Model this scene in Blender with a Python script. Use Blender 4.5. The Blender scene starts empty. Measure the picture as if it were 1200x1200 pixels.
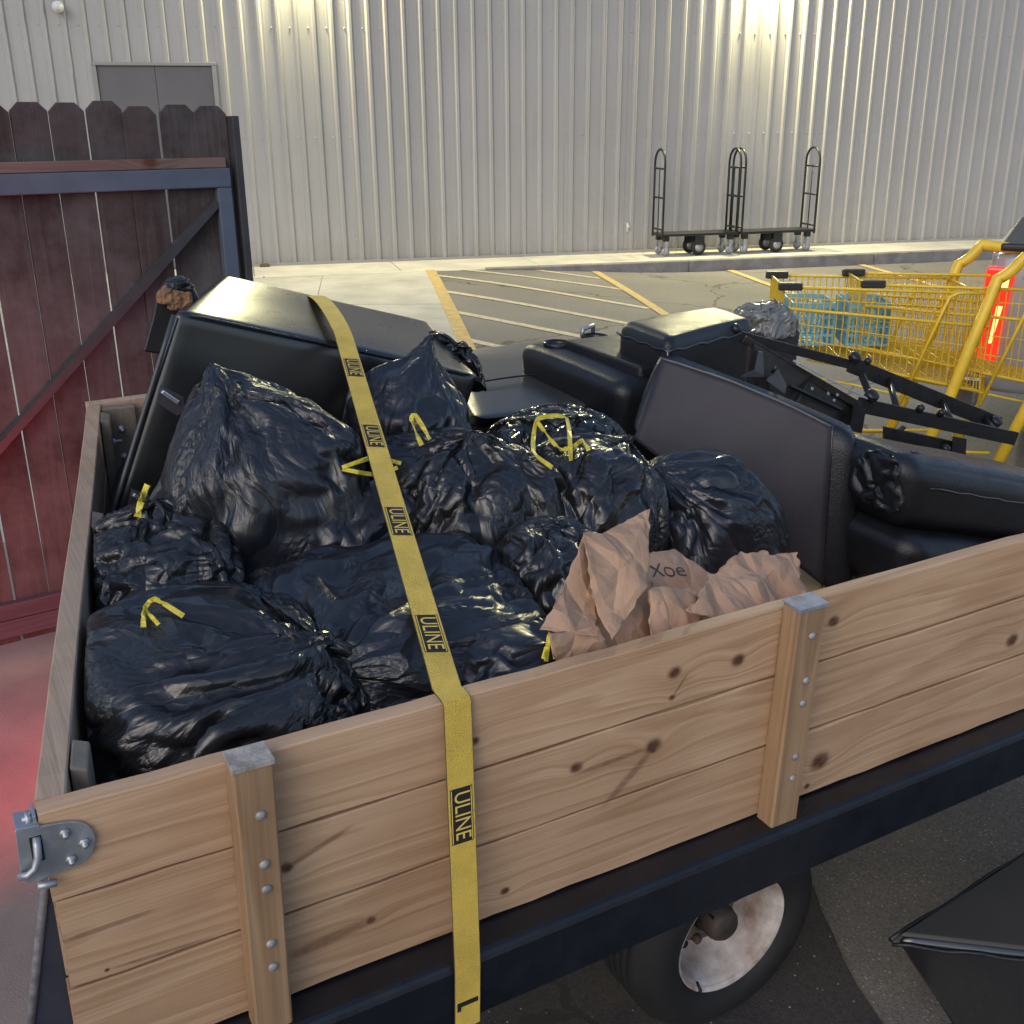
import bpy, bmesh, math, random
import numpy as np
from mathutils import Vector, Matrix, noise

random.seed(7)
SC = bpy.context.scene
COL = SC.collection

# ------------------------------------------------------------------ camera
cam_d = bpy.data.cameras.new('camera')
cam = bpy.data.objects.new('camera', cam_d)
COL.objects.link(cam)
cam_d.sensor_width = 36.0
cam_d.lens = 37.11
cam_d.clip_start = 0.05
cam_d.clip_end = 2000.0
cam.matrix_world = Matrix(((0.999961, 0.008823, 0.0, 0.0),
                           (-0.003017, 0.341873, -0.939741, 0.0),
                           (-0.008292, 0.939705, 0.341887, 1.85),
                           (0, 0, 0, 1)))
SC.camera = cam

# ------------------------------------------------------------------ sky, sun, exposure
world = bpy.data.worlds.new('World')
SC.world = world
world.use_nodes = True
wn = world.node_tree
bgn = wn.nodes['Background']
sky_t = wn.nodes.new('ShaderNodeTexSky')
sky_t.sky_type = 'NISHITA'
sky_t.sun_disc = False
SUN_EL, SUN_AZ = math.radians(35.0), math.radians(205.0)
sky_t.sun_elevation = SUN_EL
sky_t.sun_rotation = SUN_AZ
sky_t.altitude = 300
sky_t.air_density = 1.0
sky_t.dust_density = 2.0
sky_t.ozone_density = 1.0
wn.links.new(sky_t.outputs[0], bgn.inputs[0])
bgn.inputs[1].default_value = 0.15
sun_d = bpy.data.lights.new('sun', 'SUN')
sun_d.energy = 0.25
sun_d.angle = math.radians(40)
sun_d.color = (1.0, 0.93, 0.85)
sun = bpy.data.objects.new('sun', sun_d)
COL.objects.link(sun)
sun_dir = Vector((math.sin(SUN_AZ) * math.cos(SUN_EL), math.cos(SUN_AZ) * math.cos(SUN_EL), math.sin(SUN_EL)))
sun.rotation_euler = sun_dir.to_track_quat('Z', 'Y').to_euler()
SC.view_settings.view_transform = 'Standard'
SC.view_settings.look = 'None'
SC.view_settings.exposure = 0.3
SC.cycles.max_bounces = 5
SC.cycles.diffuse_bounces = 3
SC.cycles.glossy_bounces = 3
SC.cycles.transmission_bounces = 2
SC.cycles.sample_clamp_indirect = 6.0
SC.view_settings.gamma = 1.0

# ------------------------------------------------------------------ helpers
def nodes_of(m):
    return m.node_tree.nodes, m.node_tree.links

def mat(name, col, rough=0.6, metal=0.0, var=0.0, vscale=6.0, bump=0.0, bscale=60.0, spec=0.5, stretch=None, coat=0.0,
        col2=None, emit=None, estr=0.0, rvar=0.0, trans=0.0, alpha=1.0):
    m = bpy.data.materials.new(name)
    m.use_nodes = True
    N, L = nodes_of(m)
    b = N['Principled BSDF']
    b.inputs['Base Color'].default_value = (*col, 1)
    b.inputs['Roughness'].default_value = rough
    b.inputs['Metallic'].default_value = metal
    b.inputs['Specular IOR Level'].default_value = spec
    b.inputs['Coat Weight'].default_value = coat
    b.inputs['Alpha'].default_value = alpha
    if emit:
        b.inputs['Emission Color'].default_value = (*emit, 1)
        b.inputs['Emission Strength'].default_value = estr
    tc = N.new('ShaderNodeTexCoord')
    mp = N.new('ShaderNodeMapping')
    L.new(tc.outputs['Object'], mp.inputs[0])
    if stretch:
        mp.inputs['Scale'].default_value = stretch
    if var > 0 or col2:
        n = N.new('ShaderNodeTexNoise')
        n.inputs['Scale'].default_value = vscale
        n.inputs['Detail'].default_value = 7
        n.inputs['Roughness'].default_value = 0.62
        L.new(mp.outputs[0], n.inputs['Vector'])
        r = N.new('ShaderNodeValToRGB')
        c2 = col2 or tuple(c * (1 - var) for c in col)
        c1 = col if col2 else tuple(min(1, c * (1 + var)) for c in col)
        r.color_ramp.elements[0].position = 0.33
        r.color_ramp.elements[1].position = 0.67
        r.color_ramp.elements[0].color = (*c2, 1)
        r.color_ramp.elements[1].color = (*c1, 1)
        L.new(n.outputs['Fac'], r.inputs[0])
        L.new(r.outputs[0], b.inputs['Base Color'])
    if rvar > 0:
        n = N.new('ShaderNodeTexNoise')
        n.inputs['Scale'].default_value = vscale * 1.7
        n.inputs['Detail'].default_value = 6
        L.new(mp.outputs[0], n.inputs['Vector'])
        mr = N.new('ShaderNodeMapRange')
        mr.inputs[1].default_value = 0.3
        mr.inputs[2].default_value = 0.7
        mr.inputs[3].default_value = max(0.02, rough - rvar)
        mr.inputs[4].default_value = min(1, rough + rvar)
        L.new(n.outputs['Fac'], mr.inputs[0])
        L.new(mr.outputs[0], b.inputs['Roughness'])
    if bump > 0:
        n = N.new('ShaderNodeTexNoise')
        n.inputs['Scale'].default_value = bscale
        n.inputs['Detail'].default_value = 6
        L.new(mp.outputs[0], n.inputs['Vector'])
        bp = N.new('ShaderNodeBump')
        bp.inputs['Strength'].default_value = bump
        bp.inputs['Distance'].default_value = 0.01
        L.new(n.outputs['Fac'], bp.inputs['Height'])
        L.new(bp.outputs[0], b.inputs['Normal'])
    return m

def math_node(N, L, op, a, b=None, clamp=False):
    n = N.new('ShaderNodeMath')
    n.operation = op
    n.use_clamp = clamp
    for i, x in enumerate((a, b)):
        if x is None:
            continue
        if isinstance(x, (int, float)):
            n.inputs[i].default_value = x
        else:
            L.new(x, n.inputs[i])
    return n.outputs[0]

def wood_mat(name, light, dark, knots=(), grain=1.0, rough=0.62, axis='X', rand=True, dirt=0.0, weather=None):
    """boards: long axis = object `axis`; knots = (along, across, size, tail)"""
    m = bpy.data.materials.new(name)
    m.use_nodes = True
    N, L = nodes_of(m)
    b = N['Principled BSDF']
    b.inputs['Roughness'].default_value = rough
    b.inputs['Specular IOR Level'].default_value = 0.35
    tc = N.new('ShaderNodeTexCoord')
    sp = N.new('ShaderNodeSeparateXYZ')
    L.new(tc.outputs['Object'], sp.inputs[0])
    order = {'X': (0, 1, 2), 'Y': (1, 0, 2), 'Z': (2, 0, 1)}[axis]
    al, ac1, ac2 = (sp.outputs[i] for i in order)
    oi = N.new('ShaderNodeObjectInfo')
    ro = math_node(N, L, 'MULTIPLY', oi.outputs['Random'], 37.0 if rand else 0.0)
    across = ac2
    knot_mask = None
    warp = None
    for (kx, kz, ks, tail) in knots:
        dx = math_node(N, L, 'MULTIPLY', math_node(N, L, 'SUBTRACT', al, kx), 1.0 / (ks * 1.25))
        dz = math_node(N, L, 'MULTIPLY', math_node(N, L, 'SUBTRACT', ac2, kz), 1.0 / ks)
        d2 = math_node(N, L, 'ADD', math_node(N, L, 'MULTIPLY', dx, dx), math_node(N, L, 'MULTIPLY', dz, dz))
        core = math_node(N, L, 'POWER', 2.718, math_node(N, L, 'MULTIPLY', math_node(N, L, 'MULTIPLY', d2, d2), -.9))
        dxw = math_node(N, L, 'MULTIPLY', dx, 0.28)
        dw2 = math_node(N, L, 'ADD', math_node(N, L, 'MULTIPLY', dxw, dxw), math_node(N, L, 'MULTIPLY', math_node(N, L, 'MULTIPLY', dz, dz), 0.12))
        wv = math_node(N, L, 'MULTIPLY', math_node(N, L, 'POWER', 2.718, math_node(N, L, 'MULTIPLY', dw2, -1.0)), ks * 1.6)
        warp = wv if warp is None else math_node(N, L, 'ADD', warp, wv)
        if tail:
            # resin streak running off the knot along the grain, tail = (length, slope)
            ln, sl, th = tail
            tx = math_node(N, L, 'MULTIPLY', math_node(N, L, 'SUBTRACT', al, kx + ln * 0.5), 2.0 / abs(ln))
            tz = math_node(N, L, 'SUBTRACT', math_node(N, L, 'SUBTRACT', ac2, kz), math_node(N, L, 'MULTIPLY', math_node(N, L, 'SUBTRACT', al, kx), sl))
            tz = math_node(N, L, 'MULTIPLY', tz, 1.0 / th)
            e = math_node(N, L, 'ADD', math_node(N, L, 'POWER', math_node(N, L, 'ABSOLUTE', tx), 4.0), math_node(N, L, 'MULTIPLY', tz, tz))
            tm = math_node(N, L, 'MULTIPLY', math_node(N, L, 'POWER', 2.718, math_node(N, L, 'MULTIPLY', math_node(N, L, 'MULTIPLY', e, e), -1.0)), 0.5)
            core = math_node(N, L, 'MAXIMUM', core, tm)
        knot_mask = core if knot_mask is None else math_node(N, L, 'MAXIMUM', knot_mask, core)
    g = across
    if warp is not None:
        g = math_node(N, L, 'ADD', g, warp)
    cmb = N.new('ShaderNodeCombineXYZ')
    L.new(math_node(N, L, 'ADD', math_node(N, L, 'MULTIPLY', al, 0.55), ro), cmb.inputs[0])
    L.new(math_node(N, L, 'MULTIPLY', ac1, 6.0), cmb.inputs[1])
    L.new(math_node(N, L, 'ADD', math_node(N, L, 'MULTIPLY', g, 9.0 * grain), ro), cmb.inputs[2])
    # broad cathedral grain
    n1 = N.new('ShaderNodeTexNoise')
    n1.inputs['Scale'].default_value = 1.0
    n1.inputs['Detail'].default_value = 2.5
    L.new(cmb.outputs[0], n1.inputs['Vector'])
    rings = math_node(N, L, 'FRACT', math_node(N, L, 'MULTIPLY', n1.outputs['Fac'], 11.0))
    rr = N.new('ShaderNodeValToRGB')
    rr.color_ramp.interpolation = 'B_SPLINE'
    e = rr.color_ramp.elements
    e[0].position, e[0].color = 0.0, (0.15, 0.15, 0.15, 1)
    e[1].position, e[1].color = 1.0, (0.25, 0.25, 0.25, 1)
    x = e.new(0.55); x.color = (0.75, 0.75, 0.75, 1)
    x = e.new(0.82); x.color = (1, 1, 1, 1)
    L.new(rings, rr.inputs[0])
    # fine fibre
    cmb2 = N.new('ShaderNodeCombineXYZ')
    L.new(math_node(N, L, 'ADD', math_node(N, L, 'MULTIPLY', al, 4.0), ro), cmb2.inputs[0])
    L.new(math_node(N, L, 'MULTIPLY', ac1, 180.0), cmb2.inputs[1])
    L.new(math_node(N, L, 'MULTIPLY', g, 260.0), cmb2.inputs[2])
    n2 = N.new('ShaderNodeTexNoise')
    n2.inputs['Scale'].default_value = 1.0
    n2.inputs['Detail'].default_value = 4
    L.new(cmb2.outputs[0], n2.inputs['Vector'])
    # blotches
    n3 = N.new('ShaderNodeTexNoise')
    n3.inputs['Scale'].default_value = 3.5
    n3.inputs['Detail'].default_value = 5
    L.new(tc.outputs['Object'], n3.inputs['Vector'])
    f = math_node(N, L, 'ADD', math_node(N, L, 'MULTIPLY', rr.outputs[0], 0.55), math_node(N, L, 'MULTIPLY', n2.outputs['Fac'], 0.55))
    f = math_node(N, L, 'ADD', f, math_node(N, L, 'MULTIPLY', math_node(N, L, 'SUBTRACT', n3.outputs['Fac'], 0.5), 0.9), clamp=True)
    mx = N.new('ShaderNodeMix')
    mx.data_type = 'RGBA'
    L.new(f, mx.inputs['Factor'])
    mx.inputs[6].default_value = (*light, 1)
    mx.inputs[7].default_value = (*dark, 1)
    outc = mx.outputs[2]
    # per-board tint
    hv = N.new('ShaderNodeHueSaturation')
    L.new(outc, hv.inputs['Color'])
    L.new(math_node(N, L, 'ADD', math_node(N, L, 'MULTIPLY', oi.outputs['Random'], 0.28), 0.86), hv.inputs['Value'])
    outc = hv.outputs[0]
    if knot_mask is not None:
        nk = N.new('ShaderNodeTexNoise'); nk.inputs['Scale'].default_value = 70; nk.inputs['Detail'].default_value = 3
        L.new(tc.outputs['Object'], nk.inputs['Vector'])
        km = math_node(N, L, 'MULTIPLY', knot_mask, math_node(N, L, 'ADD', nk.outputs['Fac'], 0.5), clamp=True)
        mk = N.new('ShaderNodeMix'); mk.data_type = 'RGBA'
        L.new(km, mk.inputs['Factor'])
        L.new(outc, mk.inputs[6])
        mk.inputs[7].default_value = (0.095, 0.038, 0.022, 1)
        outc = mk.outputs[2]
    if weather:
        nw = N.new('ShaderNodeTexNoise'); nw.inputs['Scale'].default_value = 2.2; nw.inputs['Detail'].default_value = 8
        nw.inputs['Roughness'].default_value = 0.7
        L.new(tc.outputs['Object'], nw.inputs['Vector'])
        rw = N.new('ShaderNodeValToRGB')
        rw.color_ramp.elements[0].position = 0.42; rw.color_ramp.elements[1].position = 0.68
        L.new(nw.outputs['Fac'], rw.inputs[0])
        mw = N.new('ShaderNodeMix'); mw.data_type = 'RGBA'
        L.new(rw.outputs[0], mw.inputs['Factor'])
        L.new(outc, mw.inputs[6]); mw.inputs[7].default_value = (*weather, 1)
        outc = mw.outputs[2]
    L.new(outc, b.inputs['Base Color'])
    bp = N.new('ShaderNodeBump')
    bp.inputs['Strength'].default_value = 0.55
    bp.inputs['Distance'].default_value = 0.003
    L.new(f, bp.inputs['Height'])
    L.new(bp.outputs[0], b.inputs['Normal'])
    return m

class MB:
    def __init__(self):
        self.bm = bmesh.new()
    def hexa(self, c, bevel=0.0, seg=2, smooth=False):
        """c: 8 corners: bottom 4 (ccw) then top 4"""
        t = bmesh.new()
        v = [t.verts.new(Vector(p)) for p in c]
        for f in ((3, 2, 1, 0), (4, 5, 6, 7), (0, 1, 5, 4), (1, 2, 6, 5), (2, 3, 7, 6), (3, 0, 4, 7)):
            t.faces.new([v[i] for i in f])
        bmesh.ops.recalc_face_normals(t, faces=t.faces)
        if bevel > 0:
            bmesh.ops.bevel(t, geom=list(t.edges), offset=bevel, segments=seg, profile=0.5, affect='EDGES', clamp_overlap=True)
        self.merge(t, smooth)
        return self
    def box(self, lo, hi, bevel=0.0, seg=2, smooth=False):
        x0, y0, z0 = lo
        x1, y1, z1 = hi
        return self.hexa(((x0, y0, z0), (x1, y0, z0), (x1, y1, z0), (x0, y1, z0),
                          (x0, y0, z1), (x1, y0, z1), (x1, y1, z1), (x0, y1, z1)), bevel, seg, smooth)
    def bar(self, p, q, w, h, upv=(0, 0, 1), bevel=0.0):
        p, q = Vector(p), Vector(q)
        d = (q - p).normalized()
        s = d.cross(Vector(upv)).normalized()
        u = s.cross(d)
        s, u = s * (w / 2), u * (h / 2)
        return self.hexa((p - s - u, p + s - u, q + s - u, q - s - u, p - s + u, p + s + u, q + s + u, q - s + u), bevel)
    def tube(self, pts, r, seg=10, closed=False, caps=True):
        pts = [Vector(p) for p in pts]
        n = len(pts)
        rings = []
        prev = None
        for i, p in enumerate(pts):
            a = pts[(i - 1) % n] if (i > 0 or closed) else p
            b = pts[(i + 1) % n] if (i < n - 1 or closed) else p
            d = (b - a).normalized()
            if prev is None:
                ref = Vector((0, 0, 1)) if abs(d.z) < 0.9 else Vector((1, 0, 0))
                s = d.cross(ref).normalized()
            else:
                s = (prev - d * prev.dot(d)).normalized()
            prev = s
            u = d.cross(s)
            rr = r[i] if isinstance(r, (list, tuple)) else r
            rings.append([self.bm.verts.new(p + (s * math.cos(t) + u * math.sin(t)) * rr) for t in (2 * math.pi * k / seg for k in range(seg))])
        m = n if closed else n - 1
        for i in range(m):
            A, B = rings[i], rings[(i + 1) % n]
            for k in range(seg):
                f = self.bm.faces.new((A[k], A[(k + 1) % seg], B[(k + 1) % seg], B[k]))
                f.smooth = True
        if caps and not closed:
            self.bm.faces.new(rings[0][::-1])
            self.bm.faces.new(rings[-1])
        return self
    def ribbon(self, pts, nrm, w, t=0.001):
        """flat band along pts; nrm = list of face normals"""
        pts = [Vector(p) for p in pts]
        n = len(pts)
        rows = []
        for i, p in enumerate(pts):
            a = pts[max(i - 1, 0)]
            b = pts[min(i + 1, n - 1)]
            d = (b - a).normalized()
            nn = Vector(nrm[i] if isinstance(nrm, list) else nrm)
            nn = (nn - d * nn.dot(d)).normalized()
            s = d.cross(nn) * (w / 2)
            h = nn * (t / 2)
            rows.append([self.bm.verts.new(q) for q in (p - s - h, p + s - h, p + s + h, p - s + h)])
        for i in range(n - 1):
            A, B = rows[i], rows[i + 1]
            for k in range(4):
                self.bm.faces.new((A[k], A[(k + 1) % 4], B[(k + 1) % 4], B[k]))
        self.bm.faces.new(rows[0][::-1])
        self.bm.faces.new(rows[-1])
        bmesh.ops.recalc_face_normals(self.bm, faces=self.bm.faces)
        return self
    def lathe(self, prof, center, axis, seg=40, closed=False, caps=True):
        """prof: (radius, along axis)"""
        ax = Vector(axis).normalized()
        ref = Vector((0, 0, 1)) if abs(ax.z) < 0.9 else Vector((1, 0, 0))
        s = ax.cross(ref).normalized()
        u = ax.cross(s)
        c = Vector(center)
        rings = [[self.bm.verts.new(c + ax * h + (s * math.cos(t) + u * math.sin(t)) * r) for t in (2 * math.pi * k / seg for k in range(seg))] for r, h in prof]
        n = len(prof)
        for i in range(n if closed else n - 1):
            A, B = rings[i], rings[(i + 1) % n]
            for k in range(seg):
                f = self.bm.faces.new((A[k], A[(k + 1) % seg], B[(k + 1) % seg], B[k]))
                f.smooth = True
        if not closed and caps:
            if prof[0][0] > 1e-5:
                self.bm.faces.new(rings[0][::-1])
            if prof[-1][0] > 1e-5:
                self.bm.faces.new(rings[-1])
        return self
    def prism(self, poly, ext, bevel=0.0):
        """poly: list of 3d points, ext: extrusion vector"""
        t = bmesh.new()
        e = Vector(ext)
        a = [t.verts.new(Vector(p)) for p in poly]
        b = [t.verts.new(Vector(p) + e) for p in poly]
        n = len(poly)
        t.faces.new(a[::-1])
        t.faces.new(b)
        for i in range(n):
            t.faces.new((a[i], a[(i + 1) % n], b[(i + 1) % n], b[i]))
        bmesh.ops.recalc_face_normals(t, faces=t.faces)
        if bevel:
            bmesh.ops.bevel(t, geom=list(t.edges), offset=bevel, segments=1, affect='EDGES', clamp_overlap=True)
        self.merge(t, False)
        return self
    def merge(self, t, smooth):
        me = bpy.data.meshes.new('tmp')
        if smooth:
            for f in t.faces:
                f.smooth = True
        t.to_mesh(me)
        t.free()
        self.bm.from_mesh(me)
        bpy.data.meshes.remove(me)
    def build(self, name, material, parent=None, origin=(0, 0, 0), matrix=None, normals=True):
        o = Vector(origin)
        if o.length > 0:
            for v in self.bm.verts:
                v.co -= o
        if normals:
            bmesh.ops.recalc_face_normals(self.bm, faces=self.bm.faces)
        me = bpy.data.meshes.new(name)
        self.bm.to_mesh(me)
        self.bm.free()
        me.materials.append(material)
        ob = bpy.data.objects.new(name, me)
        COL.objects.link(ob)
        if parent is not None:
            ob.parent = parent
        if matrix is not None:
            ob.matrix_world = matrix
        return ob

def tag(o, label=None, cat=None, group=None, kind=None):
    if label: o['label'] = label
    if cat: o['category'] = cat
    if group: o['group'] = group
    if kind: o['kind'] = kind
    return o

def thing(name, label, cat, matrix, group=None):
    e = bpy.data.objects.new(name, None)
    COL.objects.link(e)
    e.empty_display_size = 0.1
    e.matrix_world = matrix
    return tag(e, label, cat, group)

def copy_tree(o, parent=None):
    c = o.copy()
    COL.objects.link(c)
    c.parent = parent
    for ch in list(o.children):
        copy_tree(ch, c)
    return c

def text_mesh(body, size, name='print'):
    cu = bpy.data.curves.new(name, 'FONT')
    cu.body = body
    cu.size = size
    cu.align_x = 'CENTER'
    cu.align_y = 'CENTER'
    ob = bpy.data.objects.new(name, cu)
    COL.objects.link(ob)
    dg = bpy.context.evaluated_depsgraph_get()
    me = bpy.data.meshes.new_from_object(ob.evaluated_get(dg))
    bpy.data.objects.remove(ob)
    bpy.data.curves.remove(cu)
    return me

def lerp(a, b, t):
    return Vector(a).lerp(Vector(b), t)

# trailer frame: u along the near side board, v across towards the building, w up
T = Matrix(((0.870815, -0.490854, 0.027253, -0.592940),
            (0.491493, 0.870481, -0.026404, 1.095102),
            (-0.010763, 0.036387, 0.999280, 0.632197),
            (0, 0, 0, 1)))
TI = T.inverted()
def TL(p):
    return T @ Matrix.Translation(Vector(p))

# wall frame: s along the wall, t out from the wall towards the lot
WA = Vector((-0.0043, 15.1495, 0.0))
WS = Vector((0.971204, 0.238249, 0.0))
WT = Vector((0.238249, -0.971204, 0.0))
def W(s, t, z):
    return WA + WS * s + WT * t + Vector((0, 0, z))
WALL_M = Matrix(((WS.x, -WT.x, 0, WA.x), (WS.y, -WT.y, 0, WA.y), (0, 0, 1, 0), (0, 0, 0, 1)))   # local x = s, y = -t (into the building)
SWZ = 0.15
def smooth01(x):
    x = min(1.0, max(0.0, x))
    return x * x * (3 - 2 * x)
def ground_z(x, y):
    d = Vector((x, y, 0)) - WA
    s, t = d.dot(WS), d.dot(WT)
    return 0.146 * smooth01((2.4 - s) / 3.6) * (1 - smooth01((t - 2.0) / 7.0)) - 0.068 * (1 - smooth01((y - 2.7) / 1.8))

# ------------------------------------------------------------------ materials of the setting
def asphalt_mat(name='asphalt', c1=(0.095, 0.089, 0.083, 1), c2=(0.245, 0.226, 0.208, 1), chips=0.972):
    m = bpy.data.materials.new(name)
    m.use_nodes = True
    N, L = nodes_of(m)
    b = N['Principled BSDF']
    b.inputs['Roughness'].default_value = 0.8
    tc = N.new('ShaderNodeTexCoord')
    n1 = N.new('ShaderNodeTexNoise'); n1.inputs['Scale'].default_value = 0.6; n1.inputs['Detail'].default_value = 6
    n2 = N.new('ShaderNodeTexVoronoi'); n2.inputs['Scale'].default_value = 190.0
    n3 = N.new('ShaderNodeTexNoise'); n3.inputs['Scale'].default_value = 170.0; n3.inputs['Detail'].default_value = 6; n3.inputs['Roughness'].default_value = 0.75
    for n in (n1, n2, n3):
        L.new(tc.outputs['Object'], n.inputs['Vector'])
    base = N.new('ShaderNodeValToRGB')
    base.color_ramp.elements[0].position = 0.3; base.color_ramp.elements[0].color = c1
    base.color_ramp.elements[1].position = 0.75; base.color_ramp.elements[1].color = c2
    sx0 = N.new('ShaderNodeSeparateColor'); L.new(n2.outputs['Color'], sx0.inputs[0])
    f = math_node(N, L, 'ADD', math_node(N, L, 'MULTIPLY', n1.outputs['Fac'], 0.5), math_node(N, L, 'MULTIPLY', n3.outputs['Fac'], 0.25))
    f = math_node(N, L, 'ADD', f, math_node(N, L, 'MULTIPLY', sx0.outputs[1], 0.26))
    L.new(f, base.inputs[0])
    # pale chippings: a few voronoi cells
    sx = N.new('ShaderNodeSeparateColor')
    L.new(n2.outputs['Color'], sx.inputs[0])
    chip = math_node(N, L, 'MULTIPLY', math_node(N, L, 'GREATER_THAN', sx.outputs[0], chips), math_node(N, L, 'LESS_THAN', n2.outputs['Distance'], 0.5))
    mx = N.new('ShaderNodeMix'); mx.data_type = 'RGBA'
    L.new(chip, mx.inputs['Factor']); L.new(base.outputs[0], mx.inputs[6]); mx.inputs[7].default_value = (0.42, 0.38, 0.31, 1)
    # cracks
    v = N.new('ShaderNodeTexVoronoi'); v.feature = 'DISTANCE_TO_EDGE'; v.inputs['Scale'].default_value = 0.5
    nw = N.new('ShaderNodeTexNoise'); nw.inputs['Scale'].default_value = 2.5; nw.inputs['Detail'].default_value = 6
    L.new(tc.outputs['Object'], nw.inputs['Vector'])
    add = N.new('ShaderNodeMix'); add.data_type = 'VECTOR'; add.inputs[0].default_value = 0.35
    L.new(tc.outputs['Object'], add.inputs[4]); L.new(nw.outputs['Color'], add.inputs[5])
    L.new(add.outputs[1], v.inputs['Vector'])
    cr = math_node(N, L, 'LESS_THAN', v.outputs['Distance'], 0.0045)
    mc = N.new('ShaderNodeMix'); mc.data_type = 'RGBA'
    L.new(math_node(N, L, 'MULTIPLY', cr, 0.7), mc.inputs['Factor']); L.new(mx.outputs[2], mc.inputs[6]); mc.inputs[7].default_value = (0.02, 0.02, 0.02, 1)
    L.new(mc.outputs[2], b.inputs['Base Color'])
    bp = N.new('ShaderNodeBump'); bp.inputs['Strength'].default_value = 0.6; bp.inputs['Distance'].default_value = 0.003
    L.new(math_node(N, L, 'ADD', n3.outputs['Fac'], math_node(N, L, 'MULTIPLY', n2.outputs['Distance'], -0.6)), bp.inputs['Height'])
    L.new(bp.outputs[0], b.inputs['Normal'])
    return m

M_ASPH = asphalt_mat()
M_CONC = mat('concrete', (0.42, 0.40, 0.36), rough=0.8, var=0.2, vscale=1.6, bump=0.12, bscale=240)
M_CONCR = mat('red_lit_concrete', (0.27, 0.215, 0.195), rough=0.85, col2=(0.20, 0.165, 0.155), vscale=3.5, bump=0.25, bscale=180)  # near slabs: red lamp glow put into a darker concrete colour
M_CONC2 = mat('sidewalk_concrete', (0.50, 0.47, 0.41), rough=0.8, var=0.14, vscale=2.2, bump=0.3, bscale=60)
M_CURB = mat('curb_concrete', (0.19, 0.18, 0.175), rough=0.85, var=0.25, vscale=5, bump=0.4, bscale=50)
M_LINE = mat('line_paint', (0.60, 0.51, 0.36), rough=0.75, col2=(0.36, 0.31, 0.24), vscale=18, bump=0.2, bscale=80)
M_LINEY = mat('yellow_line_paint', (0.58, 0.40, 0.13), rough=0.75, col2=(0.36, 0.27, 0.13), vscale=14, bump=0.2, bscale=80)
M_WALL = mat('painted_sheet_metal', (0.355, 0.345, 0.332), rough=0.42, var=0.045, vscale=0.9, spec=0.5, rvar=0.06)
def wall_wear(m):
    N, L = nodes_of(m)
    b = N['Principled BSDF']
    src = b.inputs['Base Color'].links[0].from_socket
    oi = N.new('ShaderNodeObjectInfo')
    hv = N.new('ShaderNodeHueSaturation')
    L.new(src, hv.inputs['Color'])
    L.new(math_node(N, L, 'ADD', math_node(N, L, 'MULTIPLY', oi.outputs['Random'], 0.09), 0.955), hv.inputs['Value'])
    tc = N.new('ShaderNodeTexCoord'); sp = N.new('ShaderNodeSeparateXYZ'); L.new(tc.outputs['Object'], sp.inputs[0])
    mp = N.new('ShaderNodeMapping'); mp.inputs['Scale'].default_value = (9, 9, .35); L.new(tc.outputs['Object'], mp.inputs[0])
    st = N.new('ShaderNodeTexNoise'); st.inputs['Scale'].default_value = 1.0; st.inputs['Detail'].default_value = 6; L.new(mp.outputs[0], st.inputs['Vector'])
    splash = math_node(N, L, 'POWER', 2.718, math_node(N, L, 'MULTIPLY', math_node(N, L, 'SUBTRACT', sp.outputs[2], .16), -4.5))
    d = math_node(N, L, 'ADD', math_node(N, L, 'MULTIPLY', splash, st.outputs['Fac']), math_node(N, L, 'MULTIPLY', math_node(N, L, 'SUBTRACT', st.outputs['Fac'], .52), .9), clamp=True)
    mx = N.new('ShaderNodeMix'); mx.data_type = 'RGBA'
    L.new(math_node(N, L, 'MULTIPLY', d, .75), mx.inputs['Factor']); L.new(hv.outputs[0], mx.inputs[6]); mx.inputs[7].default_value = (0.19, 0.165, 0.13, 1)
    L.new(mx.outputs[2], b.inputs['Base Color'])
wall_wear(M_WALL)
M_DOOR = mat('grey_door_paint', (0.115, 0.11, 0.115), rough=0.5, var=0.08, vscale=3)
M_DOORF = mat('door_frame_paint', (0.25, 0.245, 0.24), rough=0.45)
M_BLACKSTEEL = mat('black_steel', (0.012, 0.012, 0.013), rough=0.4, var=0.3, vscale=20, metal=0.0)
M_GALV = mat('zinc_plated_steel', (0.42, 0.44, 0.47), rough=0.45, metal=0.7, var=0.2, vscale=18, rvar=0.1)
M_RUB = mat('black_rubber', (0.016, 0.016, 0.017), rough=0.75, bump=0.15, bscale=120)
M_CASTER = mat('caster_grey', (0.32, 0.32, 0.33), rough=0.45, metal=0.5)

# ------------------------------------------------------------------ ground
def axis_pts(lo, hi, f0, f1, step, outer):
    a = [lo, lo * 0.3 + f0 * 0.7 - 8]
    k = int((f1 - f0) / step)
    a += [f0 + (f1 - f0) * i / k for i in range(k + 1)]
    a += [f1 * 0.8 + hi * 0.2, hi]
    return sorted(a)
xs = axis_pts(-400, 400, -14, 18, 0.5, 0)
ys = axis_pts(-400, 400, -6, 20, 0.5, 0)
bm = bmesh.new()
grid = [[bm.verts.new((x, y, ground_z(x, y) if -14 <= x <= 18 and -6 <= y <= 20 else 0.0)) for x in xs] for y in ys]
for j in range(len(ys) - 1):
    for i in range(len(xs) - 1):
        f = bm.faces.new((grid[j][i], grid[j][i + 1], grid[j + 1][i + 1], grid[j + 1][i]))
        f.smooth = True
mb = MB(); mb.bm.free(); mb.bm = bm
g = mb.build('ground', M_ASPH)
tag(g, 'grey asphalt parking lot with pale chippings', kind='structure')

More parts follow.
